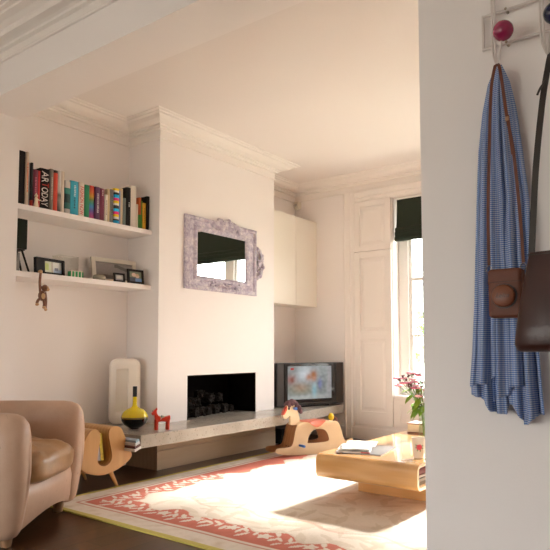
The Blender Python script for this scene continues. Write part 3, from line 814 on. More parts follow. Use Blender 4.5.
# ------------------------------------------------------------------ television
T = thing('television', 'black television showing a blurred programme, on right end of hearth', 'television', (5.315, 3.512, .3622), -.355)
TW, TH = .43, .44
m = MB(); z0, z1 = .016, .016+TH
m.box((-TW, 0, z0), (TW, .05, z1))
m.rings([[(-.38,.05,z0+.01),(.38,.05,z0+.01),(.38,.05,z1-.01),(-.38,.05,z1-.01)], [(-.24,.24,z0+.05),(.24,.24,z0+.05),(.22,.24,z1-.08),(-.22,.24,z1-.08)]])
m.build('cabinet', P('tv_black', (.018,.014,.012), .3, var=.15), T, bevel=.004)
SG = B((-.34,-.006,z0+.03), (.325,.001,z1-.01)).build('screen_glass', GLOSSBLK, T)
for x0, x1 in ((-TW+.006,-.346),(.332,TW-.006)):
    m = MB().box((x0,-.004,z0+.012), (x1,.001,z1-.012)); m.build('speaker_grille', P('grille_brown', (.022,.014,.01), .5), T)
B((-.25,.02,0), (.25,.2,.016)).build('foot', BLACK, T)
B((-.05,-.008,z0+.008), (.05,.0,z0+.02)).build('control_strip', BLACK, T)
px0, px1, pz0, pz1 = -.30, .262, z0+.065, z1-.035
def tvpic(co):
    u = (co.x-px0)/(px1-px0); v = (co.z-pz0)/(pz1-pz0)
    def bl(cu, cv, ru, rv): return math.exp(-(((u-cu)/ru)**2+((v-cv)/rv)**2))
    c = Vector((.36,.38,.39))
    def put(col, w_):
        nonlocal c
        w_ = max(0, min(1, w_)); c = c*(1-w_)+Vector(col)*w_
    put((.78,.82,.86), bl(.35,.75,.25,.25)*.8); put((.34,.35,.33), bl(.12,.85,.12,.3)*.7); put((.25,.27,.27), bl(.8,.7,.14,.35)*.8)
    put((.40,.40,.30), bl(.3,.28,.4,.2)*.7); put((.62,.64,.62), bl(.4,.06,.6,.08)*.8)
    put((.42,.17,.14), bl(.08,.6,.11,.14)*.8); put((.55,.26,.17), bl(.47,.66,.07,.1)*.9); put((.42,.17,.08), bl(.58,.74,.08,.13)); put((.6,.3,.2), bl(.59,.62,.05,.1))
    put((.40,.62,.70), bl(.6,.27,.055,.22)*.9); put((.24,.26,.5), bl(.73,.45,.05,.15)*.8); put((.55,.34,.25), bl(.28,.36,.16,.14)*.6)
    put((.6,.08,.06), 1 if .07 < u < .13 and .88 < v < .94 else 0)
    put((.55,.5,.5), bl(.95,.5,.06,.6)*.5)  # pale upright band: window reflection painted into the picture
    c = c+Vector((1,1,1))*.08*mn.noise(Vector((u*14, v*11, 2)))
    c = Vector([max(.01, (q-.4)*1.35+.4) for q in c])
    return c*.62
scr = MB().grid(lambda u, v: (lerp(px0, px1, u), -.0068, lerp(pz0, pz1, v)), 70, 50).build('screen', attr_mat('tv_picture', .1, 1.0), SG, fix=False)
paint(scr, tvpic)

T = thing('amplifier', 'black box unit on the floor under the right end of hearth', 'hi-fi', (5.13, 3.78, .0005))
B((-.19,-.15,.012), (.2,.15,.16)).build('case', BLACK, T, bevel=.003)
B((-.18,-.156,.02), (.19,-.149,.15)).build('front_panel', GLOSSBLK, T)
m = MB(); [m.box((x-.015,y-.015,0), (x+.015,y+.015,.012)) for x in (-.16,.17) for y in (-.12,.12)]; m.build('feet', BLACK, T)
for x in (-.11, .12): MB().prism([(x+.018*cos(2*PI*k/16), -.156, .085+.018*sin(2*PI*k/16)) for k in range(16)], (0,-.015,0)).build('knob', P('knob_grey', (.1,.1,.1), .4), T)

# ------------------------------------------------------------------ rug
RGX0, RGX1, RGY0, RGY1 = 2.165, 5.42, .35, 3.432
def leaf(u, v, cu, cv, a, L, W):
    c, s = cos(a), sin(a); x = (u-cu)*c+(v-cv)*s; y = -(u-cu)*s+(v-cv)*c
    return abs(x) < L and abs(y) < W*(1-(x/L)**2)
rr = random.Random(5)
SPR = []
def sprays(n, per):
    out = []
    for k in range(n):
        t0 = k*per+rr.uniform(-.03,.03); d0 = rr.uniform(.25,.34); a0 = rr.uniform(-.5,.5)
        for q in range(8):
            w_ = -.09+.026*q; out.append((t0+w_, d0+.035*sin(q*1.1)+(.03 if q % 2 else -.03), a0+(1.0 if q % 2 else -1.0)+rr.uniform(-.3,.3), rr.uniform(.034,.052), rr.uniform(.010,.017)))
        for q in range(5):
            th = q*2*PI/5; out.append((t0+.13+.022*cos(th), d0+.022*sin(th), th, .024, .014))
    return out
LV = sprays(14, .255)
CS = [(2.55+rr.uniform(0,2.6), .9+rr.uniform(0,2.2), rr.uniform(0,PI), rr.uniform(.05,.12), rr.uniform(.012,.03)) for _ in range(420)]

bins = {}
for q in LV:
    for b_ in range(int((q[0]-.06)*10), int((q[0]+.06)*10)+1): bins.setdefault(b_, []).append(q)
cb_ = {}
for q in CS:
    for i in range(int((q[0]-.13)*5), int((q[0]+.13)*5)+1):
        for j in range(int((q[1]-.13)*5), int((q[1]+.13)*5)+1): cb_.setdefault((i, j), []).append(q)
def rugcol(co):
    x, y = co.x, co.y
    dl = x-RGX0; du = RGY1-y; dr = RGX1-x; db = y-RGY0
    d = min(dl, du, dr, db); t_ = (y if d in (dl, dr) else x)
    n1 = mn.noise(Vector((x*5, y*5, 0))); n2 = mn.noise(Vector((x*16, y*16, 3)))
    if d < .034: return (.56,.47,.12)
    cream = Vector((.72,.64,.555)); beige = Vector((.56,.45,.33)); red = Vector((.56,.165,.115))
    if d < .15:
        k = .5+.5*n2
        c = cream.lerp(beige, max(0, min(1, (k-.45)*1.6)))
        if .055 < d < .06: c = beige
        return c
    if d < .165: return (.55,.27,.21)
    if d < .185: return cream
    inner = .375+.022*sin(t_*PI/.255*2)+.03*sin(t_*17+1)+.035*n1+.015*n2
    if d < inner:
        for (lt, ld, la, L, W) in bins.get(int(t_*10), ()):
            if leaf(t_, d, lt, ld, la, L, W): return cream*.98
        return red*(1+.12*n2)
    if d < inner+.012: return cream.lerp(beige, .6)
    c = cream*1.03
    for q in cb_.get((int(x*5), int(y*5)), ()):
        if leaf(x, y, q[0], q[1], q[2], q[3], q[4]): c = cream.lerp(beige, .45); break
    if n1 > .15: c = c.lerp(beige, min(.4, (n1-.15)*1.2))
    # ring of small rose leaves round the centre field
    if abs(d-.62-.04*sin(t_*14)) < .012 : c = c.lerp(Vector((.55,.22,.14)), .35)
    return c
rg = MB().grid(lambda u, v: (lerp(RGX0, RGX1, u), lerp(RGY0, RGY1, v), .009+.0012*sin(u*40)*sin(v*33)), 430, 400)
i0 = len(rg.v)
for (ax, ay), (bx, by) in (((RGX0,RGY0),(RGX1,RGY0)),((RGX1,RGY0),(RGX1,RGY1)),((RGX1,RGY1),(RGX0,RGY1)),((RGX0,RGY1),(RGX0,RGY0))):
    i = len(rg.v); rg.v += [(ax,ay,.0006),(bx,by,.0006),(bx,by,.009),(ax,ay,.009)]; rg.f.append((i,i+1,i+2,i+3))
rug = rg.build('rug', attr_mat('woven_rug', .95, 0, .5), fix=False)
paint(rug, rugcol)
tag(rug, 'large cream floral rug with a coral red leafy border and yellow edge', 'rug')
RZ = .0105

# ------------------------------------------------------------------ coffee table
TX0, TX1, TY0, TY1, TZ0, TZ1 = 3.25, 4.80, 1.435, 2.115, .150, .300
T = thing('coffee_table', 'low bent plywood coffee table with rounded ends on the rug', 'table', (0,0,RZ))
def rl(x0, x1, z0, z1, r, n=8):
    o = []
    for cx_, cz_, a0 in ((x1-r, z0+r, -PI/2), (x1-r, z1-r, 0), (x0+r, z1-r, PI/2), (x0+r, z0+r, PI)):
        for k in range(n+1):
            a = a0+PI/2*k/n; o.append((cx_+r*cos(a), cz_+r*sin(a)))
    return o
zt = TZ1-RZ; zb = TZ0-RZ; th = .018
o_ = rl(TX0, TX1, zb, zt, .042); i_ = rl(TX0+th, TX1-th, zb+th, zt-th, .026)
m = MB().rings([[(x, TY0, z) for x, z in o_], [(x, TY1, z) for x, z in o_], [(x, TY1, z) for x, z in i_], [(x, TY0, z) for x, z in i_], [(x, TY0, z) for x, z in o_]], True, False, False)
m.build('shell', TABW, T, smooth=35)
B((3.62, 1.53, .001), (4.45, 2.02, zb)).build('plinth', TABW, T, bevel=.002)
B((4.0, TY0+.03, zb+th), (4.02, TY1-.03, zt-th)).build('divider', TABW, T)
def flat_book(name, label, cat, loc, rz, sx_, sy, h, cov, group=None, pages=PAGES, soft=False, c=None):
    T = thing(name, label, cat, loc, rz, group)
    c = c or (.0015 if soft else .0028)
    m = MB(); m.box((-sx_/2,-sy/2,0), (sx_/2,sy/2,c)); m.box((-sx_/2,-sy/2,h-c), (sx_/2,sy/2,h)); m.box((-sx_/2,-sy/2,c), (-sx_/2+c,sy/2,h-c))
    m.build('cover', cov, T)
    B((-sx_/2+c,-sy/2+.003,c), (sx_/2-.004,sy/2-.003,h-c)).build('pages', pages, T)
    return T
g_ = 'reading matter inside the coffee table'
zz = TZ0+th+.0006
for k, (h, c, lab) in enumerate(((.012,(.35,.33,.31),'grey magazine at the bottom of the stack inside the coffee table'),(.014,(.66,.62,.58),'pale magazine second from the bottom inside the coffee table'),(.010,(.06,.06,.07),'thin dark magazine in the middle of the stack inside coffee table'),(.012,(.6,.57,.54),'white magazine under the dark red book inside the coffee table'),(.034,(.16,.012,.01),'dark red book on top of the stack inside the coffee table'))):
    flat_book('magazine' if k < 4 else 'book', lab, 'magazine' if k < 4 else 'book', (3.47+.01*(k % 2), 1.585+.006*(k % 3), zz), PI/2+.03*(k % 3-1), .22, .28, h, C(c), g_, soft=k < 4)
    zz += h+.0006
# on the table top
z = TZ1+.0006
flat_book('magazine', 'dark grey magazine lying underneath the crumpled newspaper', 'magazine', (3.565, 1.90, z), .18, .36, .25, .006, C((.16,.15,.15), .3), 'papers on the coffee table', soft=True)
flat_book('magazine', 'white magazine with a red corner under the newspaper', 'magazine', (3.50, 1.975, z+.0066), .42, .29, .21, .007, split_mat('white_red_cover', [(0,(.72,.7,.68)),(.4,(.72,.7,.68))], 'Z', .3), 'papers on the coffee table', soft=True)
B((-.147,-.106,.0008), (-.143,-.05,.0065)).build('red_corner', C((.6,.02,.02)), bpy.data.objects['magazine.%03d' % 5] if 'magazine.005' in bpy.data.objects else None)
T = thing('newspaper', 'crumpled white newspaper lying open on top of the magazines', 'newspaper', (3.55, 1.965, z+.0150), .35)
def npf(u, v):
    x = (u-.5)*.36; y = (v-.5)*.2
    hgt = .012+.02*math.exp(-((u-.62)/.16)**2)*(.6+.4*sin(v*5+1))+.010*math.exp(-((u-.25)/.1)**2)+.006*mn.noise(Vector((u*7, v*5, 1)))
    return (x+.01*sin(v*4), y+.008*sin(u*9), max(.0008, hgt-.004*(u < .05)))
NEWS = P('newsprint', (.74,.72,.69), .9, var=.12, scale=55)
for k, dz in enumerate((0, .004)):
    mm = MB().grid(lambda u, v: (lambda p: (p[0]*(1-.06*k), p[1]*(1-.08*k), p[2]+dz*(1+.8*sin(u*6))+.0005))(npf(u, v)), 40, 20)
    mm.build('sheet', NEWS, T, smooth=60, solid=.0012, fix=False)
# paper cup
T = thing('cup', 'white beaker printed with a pink rose, near the table corner', 'cup', (3.487, 1.530, TZ1+.0005))
CUPM = P('cup_white', (.78,.72,.62), .45, var=.02)
MB().lathe([(.026,0),(.030,.002),(.0405,.120),(.0415,.1225),(.0395,.1225),(.037,.118),(.028,.006),(.0005,.005)], seg=36).build('cup_wall', CUPM, T, smooth=50)
def on_cup(a, zc, off=.0004):
    r = lerp(.030, .0405, zc/.12)+off; return Vector((r*cos(a), r*sin(a), zc))
ca = math.atan2(-1.530, -3.487)+.12
def decal(m, cu, cz, shape):
    n = len(shape); i = len(m.v)
    for u, w_ in shape: m.v.append(tuple(on_cup(ca+(cu+u)/.036, cz+w_)))
    m.f.append(tuple(range(i, i+n)))
m = MB()
for q in range(5):
    th_ = q*2*PI/5; decal(m, .010*cos(th_), .068+.010*sin(th_), [(.009*cos(2*PI*k/10), .009*sin(2*PI*k/10)) for k in range(10)])
decal(m, 0, .068, [(.010*cos(2*PI*k/12), .010*sin(2*PI*k/12)) for k in range(12)])
m.build('rose_print', C((.72,.09,.13)), T, fix=False)
m = MB()
for q in range(3): decal(m, .004*cos(q*2.1), .069+.004*sin(q*2.1), [(.003*cos(2*PI*k/8), .003*sin(2*PI*k/8)) for k in range(8)])
o = m.build('rose_centre', C((.5,.02,.05)), T, fix=False); o.scale = (1.012,1.012,1)
m = MB()
for u, w_, a in ((-.021,.066,.4),(.02,.062,-.5),(-.012,.05,1.2),(.006,.047,1.6),(.019,.078,.3),(-.018,.08,2.4)):
    decal(m, u, w_, [(lx*cos(a)-ly*sin(a), lx*sin(a)+ly*cos(a)) for lx, ly in ((-.007,0),(-.003,.003),(.003,.003),(.007,0),(.003,-.003),(-.003,-.003))])
m.build('leaf_print', C((.05,.2,.06)), T, fix=False)
# thick book, votive, vase, flowers
flat_book('book', 'thick hardback with brown cover lying at far end of coffee table', 'book', (4.60, 1.975, TZ1+.0006), PI+.12, .20, .20, .075, C((.20,.075,.04), .5), c=.008)
T = thing('votive_glass', 'tiny pale votive glass standing on the thick brown book', 'glass', (4.555, 1.925, TZ1+.0765))
MB().lathe([(.022,0),(.025,.003),(.027,.055),(.024,.055),(.022,.006),(.0005,.006)], seg=20).build('glass_wall', P('votive_pale', (.66,.62,.56), .2), T, smooth=50)
MB().lathe([(.0205,.007),(.021,.03),(.0005,.03)], seg=20).build('candle', P('wax', (.8,.76,.68), .4), T, smooth=50)
VX, VY = 4.32, 1.842
T = thing('vase', 'clear glass vase of pink flowers on the coffee table', 'vase', (VX, VY, TZ1+.0005))
MB().lathe([(.035,0),(.042,.004),(.046,.03),(.044,.12),(.047,.21),(.044,.21),(.041,.12),(.043,.03),(.038,.012),(.0005,.011)], seg=28).build('glass_wall', VASEG, T, smooth=50)
STEM = P('stem_green', (.12,.22,.05), .6); LFG = P('leaf_green', (.20,.36,.035), .45, var=.3, scale=30); BUD = P('bud_maroon', (.16,.07,.07), .7)
PINKS = [C((.78,.34,.45)), C((.84,.46,.56)), C((.72,.22,.36))]
FL = [((4.21,1.962,.735),'leftmost pink flower stem in the vase'),((4.24,1.915,.775),'tallest pink flower stem rising from the vase'),((4.22,1.93,.70),'low pink flower stem between leftmost and tallest in the vase'),((4.30,1.875,.755),'pink flower stem second from the right edge in the vase'),((4.25,1.868,.665),'lowest pink flower stem, drooping over the leaves in the vase'),((4.35,1.83,.70),'pink flower stem nearest the pier edge in the vase'),((4.36,1.80,.76),'upright pink flower stem at the back of the vase')]
for k, (tip, lab) in enumerate(FL):
    r_ = random.Random(40+k)
    T = thing('flower_stem', lab, 'flower', (VX, VY, TZ1+.016), 0, 'pink flowers in the vase')
    tip = Vector(tip)-Vector((VX, VY, TZ1+.016)); b0 = Vector((.012*cos(k*.9), .012*sin(k*.9), 0)); mid = Vector((tip.x*.3, tip.y*.3, tip.z*.55))
    path = smoothpath([b0, Vector((mid.x*.7, mid.y*.7, .2)), mid, tip], 6)
    m = MB().tube(path, .0028, 5)
    sprig = []
    for q in range(6):
        e = tip+Vector((r_.uniform(-.045,.045), r_.uniform(-.045,.045), r_.uniform(-.06,.03))); sprig.append(e); m.tube([path[-7], (path[-7]+e)/2+Vector((0,0,.01)), e], .0016, 4)
    m.build('stem', STEM, T)
    m = MB()
    for e in [tip]+sprig[:2]:
        for q in range(7):
            th_ = q*2*PI/7; d_ = Vector((cos(th_), sin(th_), .35)); m.ball(e+d_*.016, (.016,.012,.008), 7, 5, Matrix.Rotation(th_, 3, 'Z'))
        m.ball(e+Vector((0,0,.004)), .009, 8, 6)
    m.build('blossom', PINKS[k % 3], T, smooth=60)
    m = MB()
    for e in sprig[2:]:
        m.ball(e, (.008,.008,.010), 6, 5)
        for q in range(2): m.ball(e+Vector((r_.uniform(-.012,.012), r_.uniform(-.012,.012), r_.uniform(-.01,.01))), .006, 6, 5)
    m.build('bud_cluster', BUD, T, smooth=60)
    for q in range(3):
        at_ = path[9+q*3]; a = r_.uniform(1.6, 3.6) if k < 6 else r_.uniform(0,6.28); L = r_.uniform(.07,.13); d_ = Vector((cos(a)*.75, sin(a), r_.uniform(-.45,.3))).normalized(); s_ = d_.cross(Vector((0,0,1))).normalized()
        lf = MB().grid(lambda u, v: tuple(at_+d_*L*v+s_*(u-.5)*.046*sin(PI*min(1,v*.93+.07))**.8+Vector((0,0,-.05*v*v*L/.1+.010*abs(u-.5)))), 4, 8)
        lf.build('leaf', LFG, T, smooth=70, fix=False)

# ------------------------------------------------------------------ rocking horse
hx = Vector((-.935, .355, 0)).normalized()
T = thing('rocking_horse', 'wooden rocking horse toy with red nose and purple mane by hearth', 'rocking horse', (4.69, 3.105, RZ), math.atan2(hx.y, hx.x))
# local x = forward, +y = to the horse's left, -y ... near panel is on the side towards the camera
NEAR = 1 if Vector((-hx.y, hx.x, 0)).dot(Vector((-4.7,-3.1,0))) > 0 else -1
HW = .075
panel = [(.40,.085),(.425,.078),(.43,.055),(.40,.036),(.30,.016),(.15,.004),(0,0),(-.15,.004),(-.30,.018),(-.40,.045),(-.435,.07),(-.435,.10),(-.41,.112),(-.36,.098),(-.335,.10),(-.315,.14),(-.30,.185),(-.28,.235),(-.26,.268),(-.22,.285),(-.1,.292),(.08,.292),(.16,.287),(.20,.27),(.22,.23),(.235,.17),(.25,.115),(.27,.09),(.32,.085)]
hole = [(-.13,.105),(.07,.105),(.088,.12),(.07,.175),(.025,.215),(-.05,.222),(-.11,.205),(-.145,.15)]
def panel_mesh(y0, y1, mat, name):
    bm = __import__('bmesh').new()
    outer = closedsmooth([(x, 0, z) for x, z in panel], 3); inner = closedsmooth([(x, 0, z) for x, z in hole], 4)
    import bmesh as bmm
    ed = []
    for loop in (outer, inner):
        vs = [bm.verts.new(p) for p in loop]
        ed += [bm.edges.new((vs[i], vs[(i+1) % len(vs)])) for i in range(len(vs))]
    bmm.ops.triangle_fill(bm, use_beauty=True, edges=ed)
    r = bmm.ops.extrude_face_region(bm, geom=list(bm.faces))
    for v in [g for g in r['geom'] if isinstance(g, bmm.types.BMVert)]: v.co.y = y1
    for v in bm.verts:
        if v.co.y != y1: v.co.y = y0
    bmm.ops.recalc_face_normals(bm, faces=bm.faces)
    me = bpy.data.meshes.new(name); bm.to_mesh(me); bm.free(); me.materials.append(mat)
    o = bpy.data.objects.new(name, me); COL.objects.link(o); o.parent = T
    return o
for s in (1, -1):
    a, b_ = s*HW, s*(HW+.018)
    panel_mesh(min(a, b_), max(a, b_), BIRCH if s == NEAR else DARKWOOD, 'rocker_panel')
m = MB()   # curved seat and back between the panels
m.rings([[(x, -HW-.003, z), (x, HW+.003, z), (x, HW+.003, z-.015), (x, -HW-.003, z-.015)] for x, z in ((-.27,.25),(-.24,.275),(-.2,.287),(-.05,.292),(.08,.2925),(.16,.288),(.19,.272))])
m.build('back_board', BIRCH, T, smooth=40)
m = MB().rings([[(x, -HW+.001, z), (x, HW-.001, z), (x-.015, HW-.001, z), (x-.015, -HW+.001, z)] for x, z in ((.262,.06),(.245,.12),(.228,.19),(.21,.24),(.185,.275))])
m.build('chest_board', DARKWOOD, T, smooth=40)
m = MB(); [m.ball((.257,yy,.085), .006, 8, 6) for yy in (-.02,.02)]; m.build('peg', C((.1,.04,.02)), T, smooth=60)
m = MB().grid(lambda u, v: (lerp(-.13,.12,u)*(1-.25*abs(2*v-1)**2)+.0, lerp(-HW-.022, HW+.022, v), .2955-.05*max(0, abs(2*v-1)-.8)/.2*sin(PI*u)), 14, 20)
m.build('saddle', C((.66,.17,.10), .5), T, smooth=60, solid=.004, fix=False)
head = [(.235,.27),(.15,.27),(.135,.32),(.15,.37),(.165,.41),(.18,.44),(.205,.458),(.235,.468),(.262,.462),(.268,.448),(.285,.42),(.305,.385),(.315,.355),(.305,.332),(.28,.326),(.258,.338),(.243,.352),(.232,.335),(.232,.30)]
HD = side_solid([tuple(p)[::2] for p in closedsmooth([(x,0,z) for x, z in head], 3)], .034, 'head', BIRCH, T)
rn = [(.272,.44),(.288,.42),(.308,.385),(.317,.36),(.297,.364),(.282,.385),(.268,.405)]
side_solid(rn, .0365, 'red_nose_patch', C((.62,.07,.03), .4), HD)
for s in (1, -1):
    MB().ball((.252, s*.0185, .415), (.010,.004,.010), 10, 8).build('eye', GLOSSBLK, HD, smooth=60)
MANE = P('mane_wool', (.13,.065,.075), .95, var=.5, scale=60, bmp=.8, bscale=120)
m = MB(); r_ = random.Random(3)
for k in range(46):
    t_ = k/45; c = Vector((lerp(.262,.128,t_**.9), r_.uniform(-.035,.035), .452+.018*sin(t_*PI)-.10*max(0,t_-.45)**1.1*1.4))
    m.ball(c+Vector((r_.uniform(-.012,.012), 0, r_.uniform(-.01,.012))), r_.uniform(.015,.024), 8, 6)
m.build('mane', MANE, HD, smooth=70)
BLUEP = C((.05,.16,.50), .35)
m = MB().tube([(.195,-.05,.415), (.195,.05,.415)], .0135, 12); m.build('handle', BLUEP, HD, smooth=50)
m = MB().tube([(.175,-HW-.075,.092), (.175,HW+.075,.092)], .011, 12); m.build('foot_rest', BLUEP, T, smooth=50)
m = MB(); m.ball((-.235,.0,.315), (.03,.022,.036), 12, 8); m.build('yellow_knob', C((.72,.50,.01), .35), T, smooth=60)
m = MB(); r_ = random.Random(9)
for k in range(16): m.ball((-.275-r_.uniform(0,.03), r_.uniform(-.012,.012), .285+r_.uniform(-.03,.03)), r_.uniform(.01,.016), 7, 5)
m.build('tail', MANE, T, smooth=70)

# ------------------------------------------------------------------ bent plywood magazine stand
DX, DY0, DY1 = 2.575, 3.362, 3.87
T = thing('magazine_stand', 'low bent plywood magazine stand with a slotted end panel, behind armchair', 'side table', (DX, DY0, 0))
dp = [(-0.064, 0.429), (-0.098, 0.419), (-0.125, 0.389), (-0.156, 0.338), (-0.198, 0.272), (-0.207, 0.25), (-0.185, 0.207), (-0.147, 0.169), (-0.08, 0.136), (-0.001, 0.121), (0.08, 0.129), (0.152, 0.151), (0.213, 0.181), (0.244, 0.211), (0.244, 0.235), (0.217, 0.292), (0.179, 0.365), (0.159, 0.406), (0.135, 0.426), (0.098, 0.433), (0.063, 0.425), (0.049, 0.398), (0.05, 0.36), (0.065, 0.302), (0.076, 0.243), (0.067, 0.202), (0.038, 0.181), (0.009, 0.178), (-0.02, 0.191), (-0.037, 0.217), (-0.038, 0.25), (-0.03, 0.304), (-0.02, 0.359), (-0.024, 0.397), (-0.042, 0.42)]
dpo = [Vector((x, 0, z)) for x, z in dp]
for y in (0, DY1-DY0-.018):
    MB().prism([tuple(p+Vector((0,y,0))) for p in closedsmooth(dpo, 3)], (0,.018,0)).build('end_panel', PLY, T, smooth=40, bevel=.0015)
def sheet(idx, name, nudge=0):
    pts_ = smoothpath([dpo[i] for i in idx], 4); cxm = 0
    n = len(pts_); R = []
    for k, p in enumerate(pts_):
        t_ = (pts_[min(k+1,n-1)]-pts_[max(k-1,0)]).normalized(); nn = Vector((-t_.z,0,t_.x))
        R.append([p+nn*nudge+Vector((0,.019,0)), p+nn*nudge+Vector((0,DY1-DY0-.019,0)), p+nn*(nudge+.009)+Vector((0,DY1-DY0-.019,0)), p+nn*(nudge+.009)+Vector((0,.019,0))])
    MB().rings(R).build(name, PLY, T, smooth=40)
N_ = len(dp)
sheet(list(range(16, N_))+[0,1,2,3], 'trough_sheet', 0)          # over the right lobe, down the slot, over the left lobe
sheet(list(range(5, 14)), 'lower_sheet', 0)
for sx_, fy in ((-.13,.13),(.185,.09),(-.13,.43),(.185,.43)):
    MB().tube([(sx_*.62, fy, .155-.0), (sx_*1.12, fy+(.015 if fy < .2 else .03), .0005)], [.02,.012], 10, flat=.55).build('leg', PLY, T, smooth=50)
DT = T
T = thing('magazine', 'yellow and black magazine standing in the slot of the plywood stand', 'magazine', (DX, DY0+.03, .212), 0, 'magazines in the plywood stand')
m = MB().prism([(.010,0,0),(.034,0,.0),(.012,0,.18),(-.010,0,.18)], (0,.28,0)); m.build('cover', P('yellow_cover', (.62,.42,.01), .4, var=.9, scale=38), T)
T = thing('magazine', 'grey magazine leaning left of the yellow one in the slot', 'magazine', (DX, DY0+.03, .212), 0, 'magazines in the plywood stand')
MB().prism([(-.022,0,0),(.008,0,.0),(-.006,0,.12),(-.020,0,.12)], (0,.27,0)).build('cover', P('grey_cover', (.35,.33,.36), .4, var=.3), T)
for k, (c, lab) in enumerate((((.66,.64,.62),'white magazine at the bottom between the plywood stand and hearth'),((.09,.03,.03),'dark red paperback in the middle between the plywood stand and hearth'),((.62,.63,.66),'pale blue magazine wedged above the dark red paperback by hearth'),((.30,.42,.52),'blue and white magazine on top beside the hearth end'))):
    T = thing('magazine', lab, 'magazine', (2.787, 3.255, .268+.019*k), 0, 'magazines by the hearth end'); T.rotation_euler = (0, -.32, .02)
    m = MB().box((-.03+.003*k, 0, 0), (.030-.006*k, .27, .016)); m.build('cover', C(c, .4, var=.25, scale=40), T, bevel=.001)
T = thing('book', 'yellow covered book lying flat on top of the plywood stand', 'book', (DX-.115, DY0+.36, .436), .15)
B((-.07,-.09,0), (.07,.09,.003)).build('cover', C((.72,.50,.04), .4), T); B((-.068,-.088,.003), (.068,.088,.015)).build('pages', PAGES, T); B((-.07,-.09,.015), (.07,.09,.018)).build('cover', C((.72,.50,.04), .4), T)

# ------------------------------------------------------------------ armchair
T = thing('armchair', 'rounded tan leather tub armchair at the left edge of the rug', 'armchair', (1.892, 3.030, 0), .60)
RC, YB_ = .362, .26
path = []
for k in range(7): path.append((Vector((-RC, lerp(-.0, YB_, k/6))), Vector((-1,0))))
for k in range(1, 24):
    a = PI-PI*k/24; path.append((Vector((RC*cos(a), YB_+RC*sin(a)*.95)), Vector((cos(a), sin(a)))))
for k in range(7): path.append((Vector((RC, lerp(YB_, -.0, k/6))), Vector((1,0))))
SEC = [(-.03,.045),(.03,.045),(.062,.14),(.085,.28),(.098,.40),(.098,.50),(.082,.575),(.045,.628),(0,.645),(-.045,.630),(-.075,.58),(-.088,.50),(-.092,.40),(-.092,.28),(-.085,.16),(-.065,.07)]
sec = [(p.x, p.z) for p in closedsmooth([(o, 0, z_) for o, z_ in SEC], 2)]
def ring(p, n, dy, s, zs):
    out = []
    for o, z_ in sec:
        # the arm front leans: lower down it sits a little further back
        lean_ = .035*(max(0, .36-z_)/.3)**1.3
        oo = o*s if s < 1 else o
        zc = .36; zz_ = zc+(z_-zc)*(zs if z_ > zc else lerp(1, zs, .35))
        q = p+n*oo
        out.append((q.x, q.y-dy+(lean_*min(1, dy/.08) if dy > 0 else 0), zz_))
    return out
R = []
for dy, s, zs in ((.118,.12,.55),(.112,.42,.73),(.10,.66,.85),(.075,.86,.94),(.04,.97,.985)): R.append(ring(*path[0], dy, s, zs))
for p, n in path: R.append(ring(p, n, 0, 1, 1))
for dy, s, zs in reversed(((.118,.12,.55),(.112,.42,.73),(.10,.66,.85),(.075,.86,.94),(.04,.97,.985))): R.append(ring(*path[-1], dy, s, zs))
MB().rings(R).build('tub_shell', TAN, T, smooth=80)
R = []
for k in range(21):
    u = k/20; x = lerp(-.325,.325,u); bz = .055+.05*sin(PI*u); yb = -.062-.03*sin(PI*u)
    R.append([(x, yb+.05, bz), (x, yb+.012, bz+.004), (x, yb, bz+.04), (x, yb-.012, .22), (x, yb-.004, .27), (x, yb+.02, .285), (x, yb+.10, .287), (x, yb+.10, bz)])
MB().rings(R).build('front_apron', TAN, T, smooth=60)
B((-.27,-.02,.12), (.27,.45,.24)).build('seat_base', TAN, T)
def sgn(v, e): return math.copysign(abs(v)**e, v)
def cush(u, v):
    a = 2*PI*u; b_ = PI*(v-.5)
    x = .285*sgn(cos(a), .42)*sgn(cos(b_), .4); y = .285*sgn(sin(a), .45)*sgn(cos(b_), .4); z_ = .085*sgn(sin(b_), .55)
    crown = .035*(1-(x/.27)**2)*(1-(y/.29)**2) if z_ > 0 else 0
    wr = .010*mn.noise(Vector((x*9, y*9, z_*6)))+.009*mn.noise(Vector((x*24+y*9, y*7, z_*12)))+.004*mn.noise(Vector((x*50, y*40, z_*30)))
    return (x*(1+wr*.6), y*(1+wr), z_+crown+wr*(1.4 if z_ > 0 else .2))
c = MB().grid(cush, 64, 30, True).build('seat_cushion', SEATL, T, smooth=80, fix=False); c.location = (0, .15, .352); c.rotation_euler = (.05, 0, 0)
for sx_, sy in ((-.335,.0),(.298,.0),(-.22,.44),(.22,.44)):
    MB().lathe([(.024,0),(.03,.03),(.034,.062),(.0005,.063)], (sx_,sy,0), 16).build('foot', P('chair_foot', (.30,.17,.09), .4), T, smooth=50)

# ------------------------------------------------------------------ coat rack on the pier
WIRE = P('white_wire', (.66,.60,.57), .35)
T = thing('coat_rack', 'white wire coat rack with round coloured balls on the pier', 'coat rack', (XP, 0, 0))
xr = -.022
m = MB()
for z_ in (1.878, 1.982): m.tube([(xr, .577, z_), (xr, .02, z_)], .0048, 8)
m.tube([(xr, .577, 1.874), (xr, .577, 1.986)], .0048, 8); m.tube([(xr, .02, 1.874), (xr, .02, 1.986)], .0048, 8)
m.build('rail', WIRE, T, smooth=50)
def hook(y, yb, ball_c, mat):
    m = MB()
    for dy in (.007, -.001):
        m.tube(smoothpath([(xr-.006, y+dy, 2.16), (xr-.006, y+dy, 1.99), (xr-.006, y+dy, 1.87), (xr-.012, y+dy*.6-.006, 1.825), (-.055, yb+dy*.2, 1.790), (-.072, yb-.002, 1.798), (-.078, lerp(yb, ball_c[1], .35), 1.825), ball_c], 6), .0034, 6)
    hw_ = m.build('hook_wire', WIRE, T, smooth=50)
    MB().ball(ball_c, .0295, 24, 16).build('ball', mat, hw_, smooth=80)
